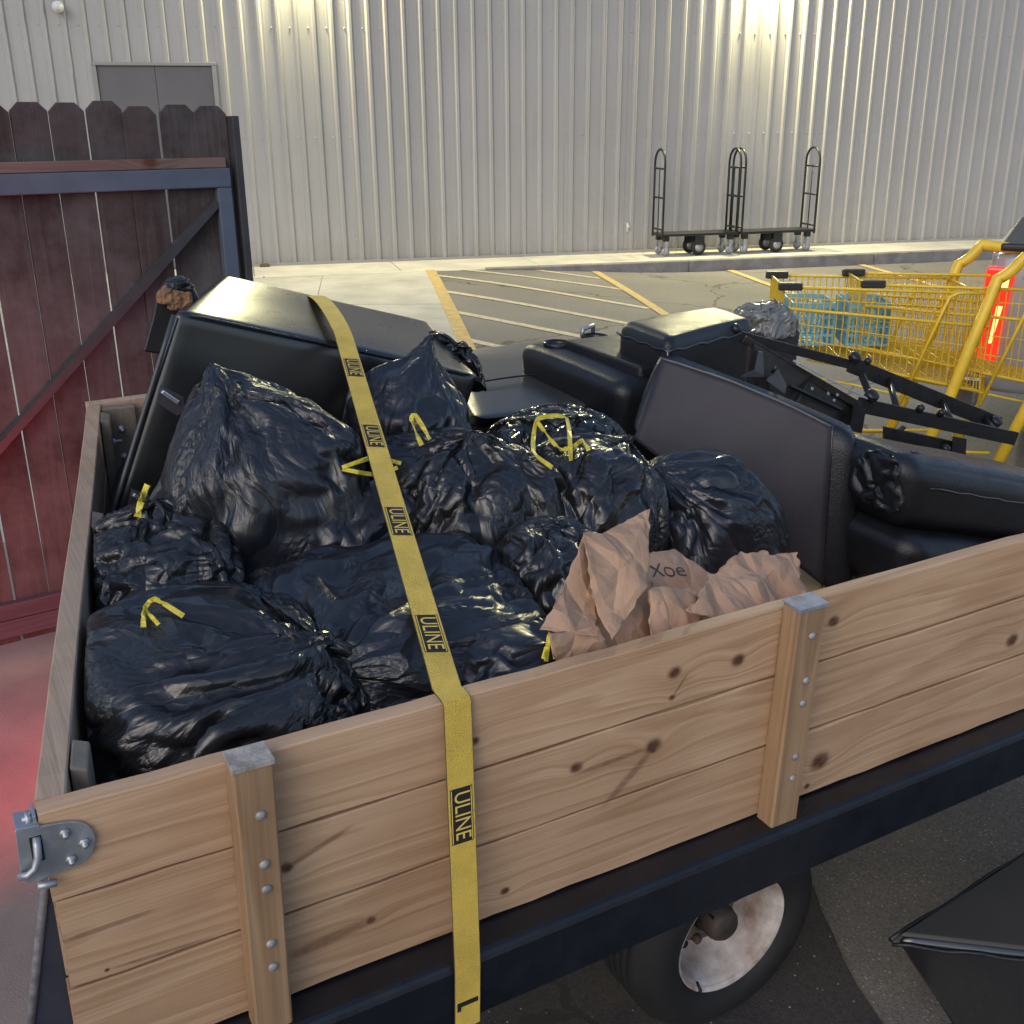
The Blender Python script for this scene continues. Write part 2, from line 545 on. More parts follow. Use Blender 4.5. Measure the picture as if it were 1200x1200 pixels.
def drape(poly_fn, ns, nt, z):
    """sheet that follows the ground: poly_fn(a,b) -> (x, y) for a, b in 0..1"""
    b_ = bmesh.new()
    V = [[None] * (nt + 1) for _ in range(ns + 1)]
    for i in range(ns + 1):
        for j in range(nt + 1):
            x, y = poly_fn(i / ns, j / nt)
            V[i][j] = b_.verts.new((x, y, ground_z(x, y) + z))
    for i in range(ns):
        for j in range(nt):
            b_.faces.new((V[i][j], V[i + 1][j], V[i + 1][j + 1], V[i][j + 1]))
    m_ = MB(); m_.bm.free(); m_.bm = b_
    return m_

def edge_x(y):            # the seam between concrete apron and asphalt
    return -1.19 + (14.95 - y) * 0.1336
apron = thing('concrete_apron', 'pale concrete apron beside the gate', None, Matrix.Identity(4))
apron['kind'] = 'structure'
ybr = [-6.0, -2.2, 1.25, 4.7, 8.2, 11.1, 14.02]
for j in range(len(ybr) - 1):
    for i in range(5):
        y0, y1 = ybr[j] + 0.004, ybr[j + 1] - 0.004
        if i == 0 and y1 < 5:
            continue
        brk = [0, 1.35, 3.9, 6.8, 9.7, 12.6]
        w0, w1 = brk[i] + (0.0 if i == 0 else 0.004), brk[i + 1] - 0.004
        def fn(a, b_, y0=y0, y1=y1, w0=w0, w1=w1):
            y = y0 + (y1 - y0) * b_
            x = edge_x(y) - (w0 + (w1 - w0) * a)
            if y1 > 13.9:      # meets the sidewalk along its skewed edge
                s = (x - WA.x) * WS.x
                yend = WA.y + (x - WA.x - WT.x * 1.22) * (WS.y / WS.x) + WT.y * 1.22 - 0.012
                y = y0 + (yend - y0) * b_
                x = edge_x(y) - (w0 + (w1 - w0) * a)
            return x, y
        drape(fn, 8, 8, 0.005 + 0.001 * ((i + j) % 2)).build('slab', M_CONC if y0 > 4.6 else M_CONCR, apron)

# dark ground under the trailer, its shade put into the colour
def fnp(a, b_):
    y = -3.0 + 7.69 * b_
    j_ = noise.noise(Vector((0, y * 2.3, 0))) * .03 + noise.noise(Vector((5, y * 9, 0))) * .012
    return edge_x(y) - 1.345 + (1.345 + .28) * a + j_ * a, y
pt = drape(fnp, 4, 90, 0.004).build('shaded_ground', asphalt_mat('shade_toned_asphalt', (0.026, 0.023, 0.025, 1), (0.072, 0.063, 0.066, 1), .993))
tag(pt, 'smooth dark ground under the trailer, shade in its colour', kind='structure')

# sidewalk along the wall: slabs with a curb in front
sw = thing('sidewalk', 'raised pale concrete sidewalk along the metal building', None, Matrix.Identity(4))
sw['kind'] = 'structure'
ss = -16.32
while ss < 16:
    L_ = 1.83
    m_ = MB().hexa([W(ss + .004, 1.06, -0.1), W(ss + L_ - .004, 1.06, -0.1), W(ss + L_ - .004, -0.3, -0.1), W(ss + .004, -0.3, -0.1),
                    W(ss + .004, 1.06, SWZ), W(ss + L_ - .004, 1.06, SWZ), W(ss + L_ - .004, -0.3, SWZ), W(ss + .004, -0.3, SWZ)], 0.006, 1)
    m_.build('slab', M_CONC2, sw)
    ss += L_
for k in range(12):
    s0 = -17.4 + k * 2.8
    MB().hexa([W(s0 + .003, 1.22, -0.2), W(s0 + 2.797, 1.22, -0.2), W(s0 + 2.797, 1.064, -0.2), W(s0 + .003, 1.064, -0.2),
               W(s0 + .003, 1.20, SWZ + .002), W(s0 + 2.797, 1.20, SWZ + .002), W(s0 + 2.797, 1.064, SWZ + .002), W(s0 + .003, 1.064, SWZ + .002)], 0.018, 3).build(
        'curb_block', M_CURB if s0 > -1.6 else M_CONC2, sw)

# painted markings
def stripe(p, q, w, m, z=0.004, name='parking_line'):
    p, q = Vector((*p, 0)), Vector((*q, 0))
    d = (q - p).normalized()
    s = Vector((-d.y, d.x, 0)) * w / 2
    def fn(a, b_):
        c = p.lerp(q, a) + s * (2 * b_ - 1)
        return c.x, c.y
    return drape(fn, 14, 1, z).build(name, m)
mk = [((edge_x(14.05) + .05, 13.75), (edge_x(6.0) + .05, 6.0), 0.13, M_LINEY, 'yellow stripe along the concrete seam, edge of the hatched bay'),
      ((1.10, 14.35), (1.68, 9.9), 0.11, M_LINEY, 'yellow stripe closing the hatched bay on the cart side'),
      ((2.98, 14.75), (3.40, 11.8), 0.10, M_LINEY, 'yellow bay stripe below the two black platform carts'),
      ((4.92, 15.2), (5.24, 12.4), 0.10, M_LINEY, 'short yellow bay stripe beyond the shopping carts'),
      ((-0.03, 14.32), (1.12, 13.42), 0.10, M_LINE, 'shortest pale hatch stripe next to the curb'),
      ((-1.0, 14.10), (1.32, 12.45), 0.10, M_LINE, 'pale hatch stripe, second from the curb'),
      ((-0.92, 13.25), (1.45, 11.1), 0.10, M_LINE, 'pale hatch stripe, third from the curb'),
      ((-0.80, 12.0), (1.60, 9.75), 0.10, M_LINE, 'pale hatch stripe, fourth from the curb'),
      ((-0.62, 10.75), (1.7, 8.5), 0.10, M_LINE, 'pale hatch stripe just above the cup holder armrest'),
      ((-0.45, 9.45), (1.7, 7.4), 0.10, M_LINE, 'pale hatch stripe nearest the load')]
for i, (p, q, w, m, lab) in enumerate(mk):
    o = stripe(p, q, w, m, 0.004 if i > 3 else 0.008)
    tag(o, lab, kind='structure')

# ------------------------------------------------------------------ metal building
RP = 0.2262
def rib_s(k):
    return -0.692 + RP * k
bld = thing('metal_building', 'pale grey ribbed metal building behind the parking lot', 'building', WALL_M)
PROF = [(-0.1131, 0.0), (-0.075, 0.0), (-0.066, 0.0012), (-0.056, 0.0012), (-0.047, 0.0), (-0.036, 0.0), (-0.015, 0.030), (0.015, 0.030), (0.036, 0.0),
        (0.047, 0.0), (0.056, 0.0012), (0.066, 0.0012), (0.075, 0.0), (0.1131, 0.0)]
TOPZ = 6.2
rng = random.Random(3)
for p0 in range(-65, 62, 4):
    b_ = bmesh.new()
    off = rng.uniform(-0.003, 0.003)
    tilt = rng.uniform(-0.002, 0.002)
    for k in range(p0, p0 + 4):
        c = rib_s(k)
        z0 = 2.64 if -5.12 < c < -3.74 else SWZ + 0.012
        zz = [z0, (z0 + TOPZ) / 2, TOPZ]
        cols = []
        for (a, h) in PROF:
            cols.append([b_.verts.new((c + a, -h + off + tilt * (zi - 3), zi)) for zi in zz])
        for i in range(len(cols) - 1):
            for j in range(2):
                b_.faces.new((cols[i][j], cols[i + 1][j], cols[i + 1][j + 1], cols[i][j + 1]))
    bmesh.ops.remove_doubles(b_, verts=b_.verts, dist=0.0004)
    m_ = MB(); m_.bm.free(); m_.bm = b_
    m_.build('wall_panel', M_WALL, bld)
MB().box((-15.3, 0.012, SWZ), (13.6, 0.3, TOPZ - .01)).build('wall_core', mat('wall_core', (0.05, 0.05, 0.05)), bld)
MB().box((-15.3, -0.045, SWZ + .001), (-5.22, 0.0, SWZ + 0.035)).box((-3.73, -0.045, SWZ + .001), (13.6, 0.0, SWZ + 0.035)).build('base_trim', mat('base_trim', (0.30, 0.29, 0.27), rough=.5), bld)
MB().box((-15.3, -0.09, TOPZ - .2), (13.6, 0.3, TOPZ + .06), 0.01).build('eave_trim', M_WALL, bld)
# screws along the girts
sm = MB()
for k in range(-37, 62):
    for z in (0.45, 1.75, 3.05):
        c = rib_s(k)
        if -5.3 < c < -3.6 and z < 2.7:
            continue
        for o_ in (-0.045 - 0.03,):
            sm.lathe([(0.011, 0), (0.011, 0.005), (0.006, 0.011)], (c + o_, 0.001, z), (0, -1, 0), 6)
tag(sm.build('screw_row', mat('screw', (0.4, 0.39, 0.37), rough=.4), bld), kind='stuff')
# double door
dr = MB().box((-5.205, -0.05, 2.605), (-3.74, 0.06, 2.645), .004).box((-5.205, -0.05, SWZ + .002), (-5.15, 0.06, 2.603), .004).box((-3.795, -0.05, SWZ + .002), (-3.74, 0.06, 2.603), .004).build('door_frame', M_DOORF, bld)
for a, b__ in ((-5.148, -4.474), (-4.470, -3.797)):
    d_ = MB().box((a, -0.02, SWZ + 0.01), (b__, 0.03, 2.60), .004).build('door', M_DOOR, bld)
    hx = b__ - 0.07 if a < -5 else a + 0.07
    MB().bar((hx, -0.05, 1.05), (hx, -0.05, 1.35), 0.03, 0.03).build('handle', M_GALV, d_)
    MB().box((a + .03, -0.0235, 1.4), (a + .25 if a < -5 else a + .031, -0.02, 1.402)).build('seam', M_DOOR, d_)

# fittings on the wall
sc_ = thing('wall_fixture', 'small round white fixture high on the wall above the fence', 'wall fixture', WALL_M @ Matrix.Translation((-5.5, -0.03, 3.25)))
MB().lathe([(0.06, 0), (0.06, 0.02), (0.045, 0.03)], (0, 0, 0), (0, -1, 0), 20).build('base', M_DOORF, sc_)
MB().lathe([(0.03, 0.0), (0.06, 0.03), (0.07, 0.07), (0.055, 0.11), (0.0, 0.13)], (0.0, -0.03, 0.01), (0.3, -0.8, -0.35), 20).build('globe', mat('white_plastic', (0.6, 0.6, 0.6), rough=.35), sc_)
hb = thing('hose_bib', 'small white pipe fitting low on the metal wall', 'pipe fitting', WALL_M @ Matrix.Translation((1.74, -0.005, 0.52)))
MB().tube([(0, 0, -0.08), (0, 0, 0.05)], 0.018, 8).tube([(0, 0.0, 0), (0, -0.06, -0.01)], 0.013, 8).build('valve', mat('fitting_white', (0.6, 0.58, 0.54), rough=.5), hb)
wv = thing('drain_outlet', 'small rusty drain outlet at the foot of the metal wall', 'drain', WALL_M @ Matrix.Translation((-3.36, -0.11, SWZ + .002)))
MB().hexa([(-.07, -.03, 0), (.07, -.03, 0), (.06, .05, 0), (-.06, .05, 0), (-.06, -.02, .035), (.06, -.02, .035), (.05, .05, .04), (-.05, .05, .04)], .006).build('block', mat('rust', (0.10, 0.06, 0.04), rough=.85, var=.3), wv)

# lit wall packs just above the picture
LAMP_COL = (1.0, 0.92, 0.50)
def wall_lamp(s, label):
    t_ = thing('wall_lamp', label, 'wall lamp', WALL_M @ Matrix.Translation((s, -0.03, 4.25)), 'wall lamps on the metal building')
    MB().hexa([(-.2, -.22, 0), (.2, -.22, 0), (.2, 0, 0), (-.2, 0, 0), (-.2, -.16, .24), (.2, -.16, .24), (.2, 0, .26), (-.2, 0, .26)], .02, 2).build('housing', mat('lamp_bronze', (0.03, 0.025, 0.02), rough=.4), t_)
    MB().box((-.17, -.20, -.012), (.17, -.03, -.002), .003).build('lens', mat('lit_lens', (1, .95, .7), emit=LAMP_COL, estr=20.0), t_)
    ld = bpy.data.lights.new('lamp_light', 'AREA')
    ld.shape = 'RECTANGLE'
    ld.size, ld.size_y = 0.34, 0.17
    ld.color = LAMP_COL
    ld.energy = LAMP_W
    lo = bpy.data.objects.new('lamp_light', ld)
    COL.objects.link(lo)
    lo.parent = t_
    lo.location = (0, -0.14, -0.03)
    lo.rotation_euler = (math.radians(-42), 0, 0)
    return t_
RED_W = 10.0
LAMP_W = 520.0
wall_lamp(3.62, 'lit wall lamp above the platform carts')
LAMP_W = 250.0
wall_lamp(-2.65, 'lit wall lamp next to the grey double door')

# ------------------------------------------------------------------ platform carts on the sidewalk
def platform_cart(s0, s1, label, rz):
    Lc = s1 - s0
    t_ = thing('platform_cart', label, 'platform cart', WALL_M @ Matrix.Translation(((s0 + s1) / 2, -0.50, SWZ + .002)) @ Matrix.Rotation(rz, 4, 'Z'), 'black platform carts against the wall')
    h = Lc / 2
    MB().box((-h, -.2, .27), (h, .2, .305), .006).build('deck', M_BLACKSTEEL, t_)
    for sx in (-1, 1):
        x = sx * (h - .015)
        pts = [(x, -.185, .25)] + [(x, -.185, z) for z in (.8, 1.2)]
        for a in range(0, 181, 15):
            pts.append((x, -.185 * math.cos(math.radians(a)), 1.22 + .19 * math.sin(math.radians(a))))
        pts += [(x, .185, 1.2), (x, .185, .8), (x, .185, .25)]
        hd = MB().tube(pts, .016, 8).tube([(x, -.185, 1.16), (x, .185, 1.16)], .013, 8).tube([(x, -.185, .78), (x, .185, .78)], .013, 8).tube([(x, -.185, .36), (x, .185, .36)], .013, 8).tube([(x, 0.0, .30), (x, 0.0, 1.16)], .008, 8)
        hd.build('handle', M_BLACKSTEEL, t_)
        for sy in (-1, 1):
            c = MB().box((sx * (h - .09) - .04, sy * .13 - .035, .2), (sx * (h - .09) + .04, sy * .13 + .035, .268), .006).build('caster', M_BLACKSTEEL, t_)
            MB().lathe([(.03, -.018), (.055, -.016), (.06, 0), (.055, .016), (.03, .018)], (sx * (h - .09), sy * .13, .06), (0, 1, 0), 18).build('wheel', M_CASTER, c)
            MB().box((sx * (h - .09) - .02, sy * .13 - .028, .05), (sx * (h - .09) + .02, sy * .13 - .022, .2)).box((sx * (h - .09) - .02, sy * .13 + .022, .05), (sx * (h - .09) + .02, sy * .13 + .028, .2)).build('fork', M_GALV, c)
    for sy in (-1, 1):
        w = MB().lathe([(.06, -.03), (.1, -.028), (.11, 0), (.1, .028), (.06, .03)], (0.0, sy * .15, .11), (0, 1, 0), 24).build('wheel', M_RUB, t_)
        MB().lathe([(.0, -.033), (.06, -.033), (.062, 0), (.06, .033), (.0, .033)], (0.0, sy * .15, .11), (0, 1, 0), 20).build('hub', M_CASTER, w)
        MB().box((-.07, sy * .15 - .045, .15), (.07, sy * .15 - .035, .268)).box((-.07, sy * .15 + .035, .15), (.07, sy * .15 + .045, .268)).build('bracket', M_BLACKSTEEL, t_)
    return t_
platform_cart(1.99, 3.13, 'black steel platform cart with the hose bib beside it', 0.0)
platform_cart(3.16, 4.33, 'black steel platform cart under the bright wall lamp', 0.03)

# ------------------------------------------------------------------ wooden gate on a steel frame
GX = Vector((0.825535, 0.564351, 0))
GN = Vector((0.564351, -0.825535, 0))       # towards the camera
GATE_M = Matrix(((GX.x, -GN.x, 0, -1.92618), (GX.y, -GN.y, 0, 3.54236), (0, 0, 1, 0), (0, 0, 0, 1)))   # local x along, y away from camera
M_PICK = wood_mat('stained_picket_wood', (0.092, 0.066, 0.062), (0.030, 0.021, 0.021), grain=1.2, rough=.75, axis='Z', weather=(0.115, 0.105, 0.108))
M_RAIL = wood_mat('gate_rail_wood', (0.26, 0.17, 0.145), (0.13, 0.08, 0.07), knots=((0.765, 1.745, 0.022, None),), grain=1.4, rough=.75)
M_BLUE = mat('blue_grey_steel_paint', (0.085, 0.105, 0.15), rough=.5, var=.12, vscale=8, rvar=.1)
M_DARKST = mat('dark_steel_paint', (0.045, 0.042, 0.048), rough=.55, var=.2, vscale=10)
M_PLUM = wood_mat('lower_rail_wood', (0.115, 0.075, 0.095), (0.06, 0.04, 0.05), grain=1.4, rough=.7)
gate = thing('wooden_gate', 'dark stained dog-eared wooden gate on a blue-grey steel frame', 'gate', GATE_M)
prng = random.Random(12)
edges = [-0.52, -0.40, -0.278, -0.157, -0.036, 0.09, 0.212, 0.335, 0.457, 0.580, 0.702, 0.830, 0.950, 1.075]
for i in range(len(edges) - 1):
    gap = prng.choice([0.003, 0.006, 0.008]) if i not in (11,) else -0.004
    a, b_ = edges[i] + 0.001, edges[i + 1] - gap
    top = 1.945 + prng.uniform(-0.006, 0.006) - (0.012 if i > 9 else 0)
    e = 0.028
    y0 = 0.004 * (i % 2)
    poly = [(a, y0, .045), (b_, y0, .045), (b_, y0, top - e), (b_ - e, y0, top), (a + e, y0, top), (a, y0, top - e)]
    p_ = MB().prism(poly, (0, .017, 0), .0015)
    sk = prng.uniform(-0.004, 0.004)
    for v in p_.bm.verts:
        v.co.x += sk * (v.co.z - 1.0) - (0.010 if i >= 9 else 0.0) * max(0, (1.2 - v.co.z)) * 0
    p_.build('picket', M_PICK, gate)
MB().box((-0.5, -.040, 1.722), (1.043, -.001, 1.757), .002).build('top_rail', M_RAIL, gate)
MB().box((-0.5, -.046, 1.652), (1.055, -.004, 1.7205), .004, 2).build('frame_top_bar', M_BLUE, gate)
MB().box((1.0, -.046, .05), (1.055, -.004, 1.651), .004, 2).build('frame_upright', M_BLUE, gate)
MB().box((1.078, -.05, 0.0), (1.105, .03, 1.90), .003).build('edge_post', M_DARKST, gate)
br = MB().bar((-.5, -.018, .236), (0.998, -.018, 1.60), .028, .05, (0, 1, 0))
br.build('diagonal_brace', M_DARKST, gate)
MB().box((-0.5, -.042, .155), (1.0, -.001, .215), .003).build('bottom_rail', M_PLUM, gate)
MB().box((-0.5, -.046, .085), (1.0, -.004, .153), .004).build('frame_bottom_bar', M_PLUM, gate)

# ------------------------------------------------------------------ utility trailer
KN = ((.978, .371, .011, None), (1.118, .358, .012, None), (.977, .323, .0055, (.03, 1.3, .004)), (.945, .237, .014, (-.16, .03, .005)), (.945, .230, .008, (-.095, .85, .011)), (.789, .245, .010, None),
      (.60, .355, .007, None), (.300, .236, .009, (.10, .35, .005)), (.425, .087, .007, (-.13, .10, .010)), (1.343, .379, .011, None), (1.36, .071, .019, None), (1.334, .022, .006, None),
      (.0, .236, .004, (.12, .02, .004)), (.05, .167, .003, (.14, -.05, .003)), (1.9, .20, .015, None), (2.2, .36, .015, None), (.66, .045, .007, None))
M_PINE = wood_mat('pine_board', (0.57, 0.39, 0.250), (0.32, 0.185, 0.10), knots=KN, rough=.6)
M_STAKE = wood_mat('stake_wood', (0.46, 0.31, 0.185), (0.23, 0.135, 0.07), rough=.55, axis='Z', grain=2.2)
M_OLDW = wood_mat('weathered_board', (0.56, 0.41, 0.29), (0.34, 0.23, 0.15), rough=.75, axis='Y', weather=(0.40, 0.31, 0.235))
M_OLDS = wood_mat('weathered_stake', (0.24, 0.20, 0.15), (0.13, 0.10, 0.075), rough=.8, axis='Z', weather=(0.3, 0.27, 0.23))
M_NAVY = mat('trailer_frame_paint', (0.008, 0.010, 0.015), rough=.33, var=.25, vscale=12, rvar=.12, bump=.05, bscale=40)
M_NAVY2 = mat('trailer_post_paint', (0.035, 0.04, 0.06), rough=.5, var=.2, vscale=9, rvar=.1)
M_TYRE = mat('tyre_rubber', (0.011, 0.0105, 0.0115), rough=.75, var=.3, vscale=9, bump=.15, bscale=60)
M_RIM = mat('chalky_white_rim', (0.62, 0.58, 0.56), rough=.6, col2=(0.25, 0.17, 0.13), vscale=11, bump=.2, bscale=40)
trailer = thing('utility_trailer', 'wood sided utility trailer loaded with bags and furniture, yellow strap over it', 'trailer', TL((0, 0, 0)))
LEN = 2.85
def board(name, p, q, thick_dir, z0, z1, th, m, parent, seed, cut=40):
    """plank with slightly uneven edges from p to q (floor points), thickness along thick_dir"""
    r = random.Random(seed)
    p, q, n_ = Vector(p), Vector(q), Vector(thick_dir).normalized()
    b = bmesh.new()
    rows = []
    N_ = cut
    for i in range(N_ + 1):
        t = i / N_
        c = p.lerp(q, t)
        j0, j1 = r.uniform(-.0016, .0016), r.uniform(-.0016, .0016)
        bow = 0.0015 * math.sin(t * 7 + seed)
        e = .0022
        ring = [(e, z0), (th - e, z0), (th, z0 + e), (th, z1 - e), (th - e, z1), (e, z1), (0, z1 - e), (0, z0 + e)]
        rows.append([b.verts.new(c + n_ * (d + bow) + Vector((0, 0, z + (j0 if z < (z0 + z1) / 2 else j1)))) for d, z in ring])
    for i in range(N_):
        for k in range(8):
            b.faces.new((rows[i][k], rows[i][(k + 1) % 8], rows[i + 1][(k + 1) % 8], rows[i + 1][k]))
    b.faces.new(rows[0]); b.faces.new(rows[-1])
    m_ = MB(); m_.bm.free(); m_.bm = b
    return m_.build(name, m, parent)
for k, (z0, z1) in enumerate(((0.002, .151), (.1555, .2975), (.302, .437))):
    board('side_board', (0.0 + .004 * (k % 2), 0, 0), (LEN, 0, 0), (0, 1, 0), z0, z1, .030, M_PINE, trailer, k + 1)
M_BOLT = mat('dull_zinc_bolt', (0.36, 0.35, 0.35), rough=.6, metal=.5, var=.3, vscale=60)
# stakes on the near side
def stake(u0, u1, bolts, caps, lean=0.0):
    th = 0.042
    poly = [(u0, -.0015, -.105), (u0, -.0015, .452), (u1, -.0015, .452), (u1, -.0015, -.105), ((u0 * .8 + u1 * .2), -.0015, -.118)]
    o = MB().prism(poly, (0, -th, 0), .003)
    o = o.build('stake', M_STAKE, trailer)
    c = MB().hexa([(u0 - .0015, -th - .003, .445), (u1 + .0015, -th - .003, .445), (u1 + .0015, .0, .4525), (u0 - .0015, .0, .4525), (u0 - .0015, -th - .003, .4535), (u1 + .0015, -th - .003, .4535), (u1 + .0015, .0, .4555), (u0 - .0015, .0, .4555)], .001)
    c.build('cap', caps, o)
    for w in bolts:
        MB().lathe([(.0075, 0), (.0075, .0018), (.005, .004), (.0025, .005), (0, .0055)], ((u0 + u1) / 2 + .004, -th - .0015, w), (0, -1, 0), 10).build('bolt', M_BOLT, o)
M_CAPW = mat('weathered_end_grain', (0.34, 0.31, 0.28), rough=.8, var=.3, vscale=40, stretch=(1, 1, .3), bump=.4, bscale=120)
M_CAPM = mat('grey_cap', (0.30, 0.31, 0.35), rough=.45, metal=.4, var=.3, vscale=30)
stake(0.228, 0.282, (.372, .292, .25, .155, .113), M_CAPW)
stake(1.207, 1.272, (.395, .305, .258, .145, .098, -.02), M_CAPM)
stake(2.42, 2.485, (.395, .305, .258, .145, .098), M_CAPM)
# steel rail under the boards
prof = [(-.062, -.012), (-.062, -.125), (-.054, -.125), (-.054, -.020), (.06, -.020), (.06, -.002), (-.052, -.002)]
rl = MB()
rl.prism([(-.02, v, w) for v, w in prof], (LEN + .04, 0, 0), .0055)
rl.build('frame_rail', M_NAVY, trailer)
MB().box((-.02, -.040, -.142), (LEN, .02, -.1265), .003).build('lower_rail', M_NAVY, trailer)
MB().hexa([(.012, .034, -.05), (LEN, .034, -.05), (LEN, 1.72, -.05), (.34, 1.72, -.05), (.012, .034, -.022), (LEN, .034, -.022), (LEN, 1.72, -.022), (.34, 1.72, -.022)]).build('bed_floor', M_OLDW, trailer)
for u in (.25, 1.05, 1.75, 2.5):
    MB().box((u + .12, .0, -.13), (u + .17, 1.72 if u > .3 else .9, -.055), .004).build('cross_member', M_NAVY, trailer)
MB().box((.36, 1.72, -.125), (LEN, 1.80, -.002), .004).build('frame_rail', M_NAVY, trailer)
# tailgate: skewed rear panel
TG = Vector((0.362, 1.86, 0)).normalized()
TGN = Vector((TG.y, -TG.x, 0))             # into the bed
for k, (z0, z1) in enumerate(((0.002, .148), (.152, .292), (.296, .437))):
    board('tailgate_board', Vector((0, .034, 0)), Vector((0, .034, 0)) + TG * 1.86, TGN, z0, z1, .036, M_OLDW if k < 3 else M_PINE, trailer, 20 + k)
def inside_stake(d, w, top):
    p = Vector((0, .034, 0)) + TG * d + TGN * .038
    a, b__ = p, p + TG * w
    o = MB().hexa([a + Vector((0, 0, .0)), b__ + Vector((0, 0, 0)), b__ + TGN * .022, a + TGN * .022,
                   a + Vector((0, 0, top)), b__ + Vector((0, 0, top)), b__ + TGN * .022 + Vector((0, 0, top - .008)), a + TGN * .022 + Vector((0, 0, top - .008))], .003).build('tailgate_stake', M_OLDS, trailer)
    for z in (.36, .25, .12):
        c = (a + b__) / 2 + TGN * .0235 + Vector((0, 0, z))
        MB().lathe([(.010, 0), (.010, .004), (.005, .006), (.005, .022), (0, .023)], c, TGN, 8).build('bolt', M_GALV, o)
inside_stake(.06, .07, .436)
inside_stake(.93, .085, .435)
inside_stake(1.70, .085, .436)
# far side boards, only by the tailgate
fp = Vector((0, .034, 0)) + TG * 1.86
for k, (z0, z1) in enumerate(((0.002, .148), (.152, .292), (.296, .440))):
    board('far_board', fp + Vector((0, 0, 0)), fp + Vector((0.95, 0.03, 0)), (0, 1, 0), z0, z1, .035, M_OLDW, trailer, 40 + k, 12)
far_st = MB().box((fp.x + .03, fp.y - .045, 0), (fp.x + .12, fp.y - .001, .43), .003).build('far_stake', M_OLDS, trailer)
for z in (.37, .29, .2):
    MB().lathe([(.010, 0), (.010, .004), (.005, .006), (.005, .022), (0, .023)], (fp.x + .075, fp.y - .046, z), (0, -1, 0), 8).build('bolt', M_GALV, far_st)
# rear corner post
MB().prism([(-0.0034, 0.0340, 0.3127), (-0.0666, 0.0340, 0.0237), (0.0105, 0.0340, -0.0192), (0.0138, 0.0340, 0.2946)], (0, .012, 0), .002).build('corner_post', M_NAVY2, trailer)
MB().tube([(-0.0034, 0.0340, 0.3127), (-0.0666, 0.0340, 0.0237)], .006, 6).build('corner_post_edge', mat('scuffed_edge', (.16, .15, .16), rough=.7, var=.4, vscale=60), trailer)
MB().hexa([Vector((-.02, .05, -.25)), Vector((-.02, .05, -.25)) + TG * 1.8, Vector((.03, .05, -.25)) + TG * 1.8, Vector((.03, .05, -.25)),
           Vector((-.02, .05, -.012)), Vector((-.02, .05, -.012)) + TG * 1.8, Vector((.03, .05, -.012)) + TG * 1.8, Vector((.03, .05, -.012))], .004).build('rear_beam', M_NAVY2, trailer)
# latch plate on the corner
lp = []
for a in range(-80, 81, 20):
    lp.append((.030 + .030 * math.cos(math.radians(a)), -.002, .384 + .0345 * math.sin(math.radians(a))))
outer = [(-.027, -.002, .4265), (.020, -.002, .421)] + lp[::-1] + [(.020, -.002, .349), (-.012, -.002, .346), (-.024, -.002, .348), (-.030, -.002, .356)]
lt = MB().prism(outer, (0, -.0045, 0), .0008).build('latch_plate', M_GALV, trailer)
MB().hexa([(-.0265, -.0066, .4255), (.0, -.0066, .4225), (.0, .03, .4225), (-.0265, .03, .4255), (-.0265, -.0066, .429), (.0, -.0066, .426), (.0, .03, .426), (-.0265, .03, .429)], .0008).build('latch_lip', M_GALV, lt)
for (u, w) in ((.026, .405), (.046, .383), (.028, .364)):
    MB().lathe([(.007, 0), (.007, .003), (.0038, .003), (.0038, .010), (0, .011)], (u, -.0065, w), (0, -1, 0), 6).build('bolt', M_GALV, lt)
MB().box((-.014, -.0072, .375), (.000, -.0062, .412), .0003).build('slot', mat('slot_shadow', (0.01, 0.01, 0.012), rough=.8), lt)
MB().tube([(-.006, -.006, .410), (-.007, -.013, .40), (-.008, -.016, .388), (-.013, -.018, .374), (-.022, -.017, .367), (-.032, -.011, .364)], .0048, 8).build('hook', M_GALV, lt)
MB().tube([(-.014, -.010, .3415), (.008, -.010, .3385)], .005, 8).build('pin', M_GALV, lt)
MB().tube([(-.018, .012, .427), (0.0, .012, .427)], .0045, 8).lathe([(.010, 0), (.010, .006)], (-.008, .012, .427), (-1, 0, 0), 6).build('bolt', M_GALV, trailer)
MB().box((-.006, .0, .395), (-.002, .03, .436), .0005).build('hinge_strap', M_GALV, trailer)
# wheel
WC = Vector((1.305, .115, -.432))
wh = bpy.data.objects.new('wheel', None); COL.objects.link(wh); wh.parent = trailer; wh.location = WC
R0 = .252
tp = [(.147, .012), (.153, -.004), (.180, -.014), (.212, -.010), (.234, .004), (.245, .022)]
for k in range(5):
    h = .03 + k * .024
    tp += [(R0, h), (R0 + .001, h + .016), (R0 - .006, h + .018), (R0 - .006, h + .022)]
tp += [(.245, .152), (.234, .17), (.21, .18), (.16, .175), (.147, .16)]
MB().lathe(tp, (0, 0, 0), (0, 1, 0), 64, closed=True).build('tyre', M_TYRE, wh)
rm = MB().lathe([(.140, .012), (.145, .0), (.149, .002), (.147, .010), (.139, .014), (.135, .03), (.131, .075), (.126, .105), (.112, .122), (.094, .120)], (0, 0, 0), (0, 1, 0), 56, caps=False)
rim = rm.build('rim', M_RIM, wh)
MB().lathe([(.0945, .1205), (.090, .112), (.082, .090), (.070, .080), (.046, .080), (.044, .10)], (0, 0, 0), (0, 1, 0), 40, caps=False).build('hub_plate', mat('grimy_hub_plate', (0.16, 0.12, 0.10), rough=.7, col2=(0.06, 0.04, 0.03), vscale=26, bump=.3, bscale=60), rim)
MB().lathe([(.0, .018), (.03, .02), (.038, .03), (.045, .095)], (0, 0, 0), (0, 1, 0), 24).build('hub_cap', mat('greasy_hub', (0.05, 0.035, 0.03), rough=.6, var=.4, vscale=20), rim)
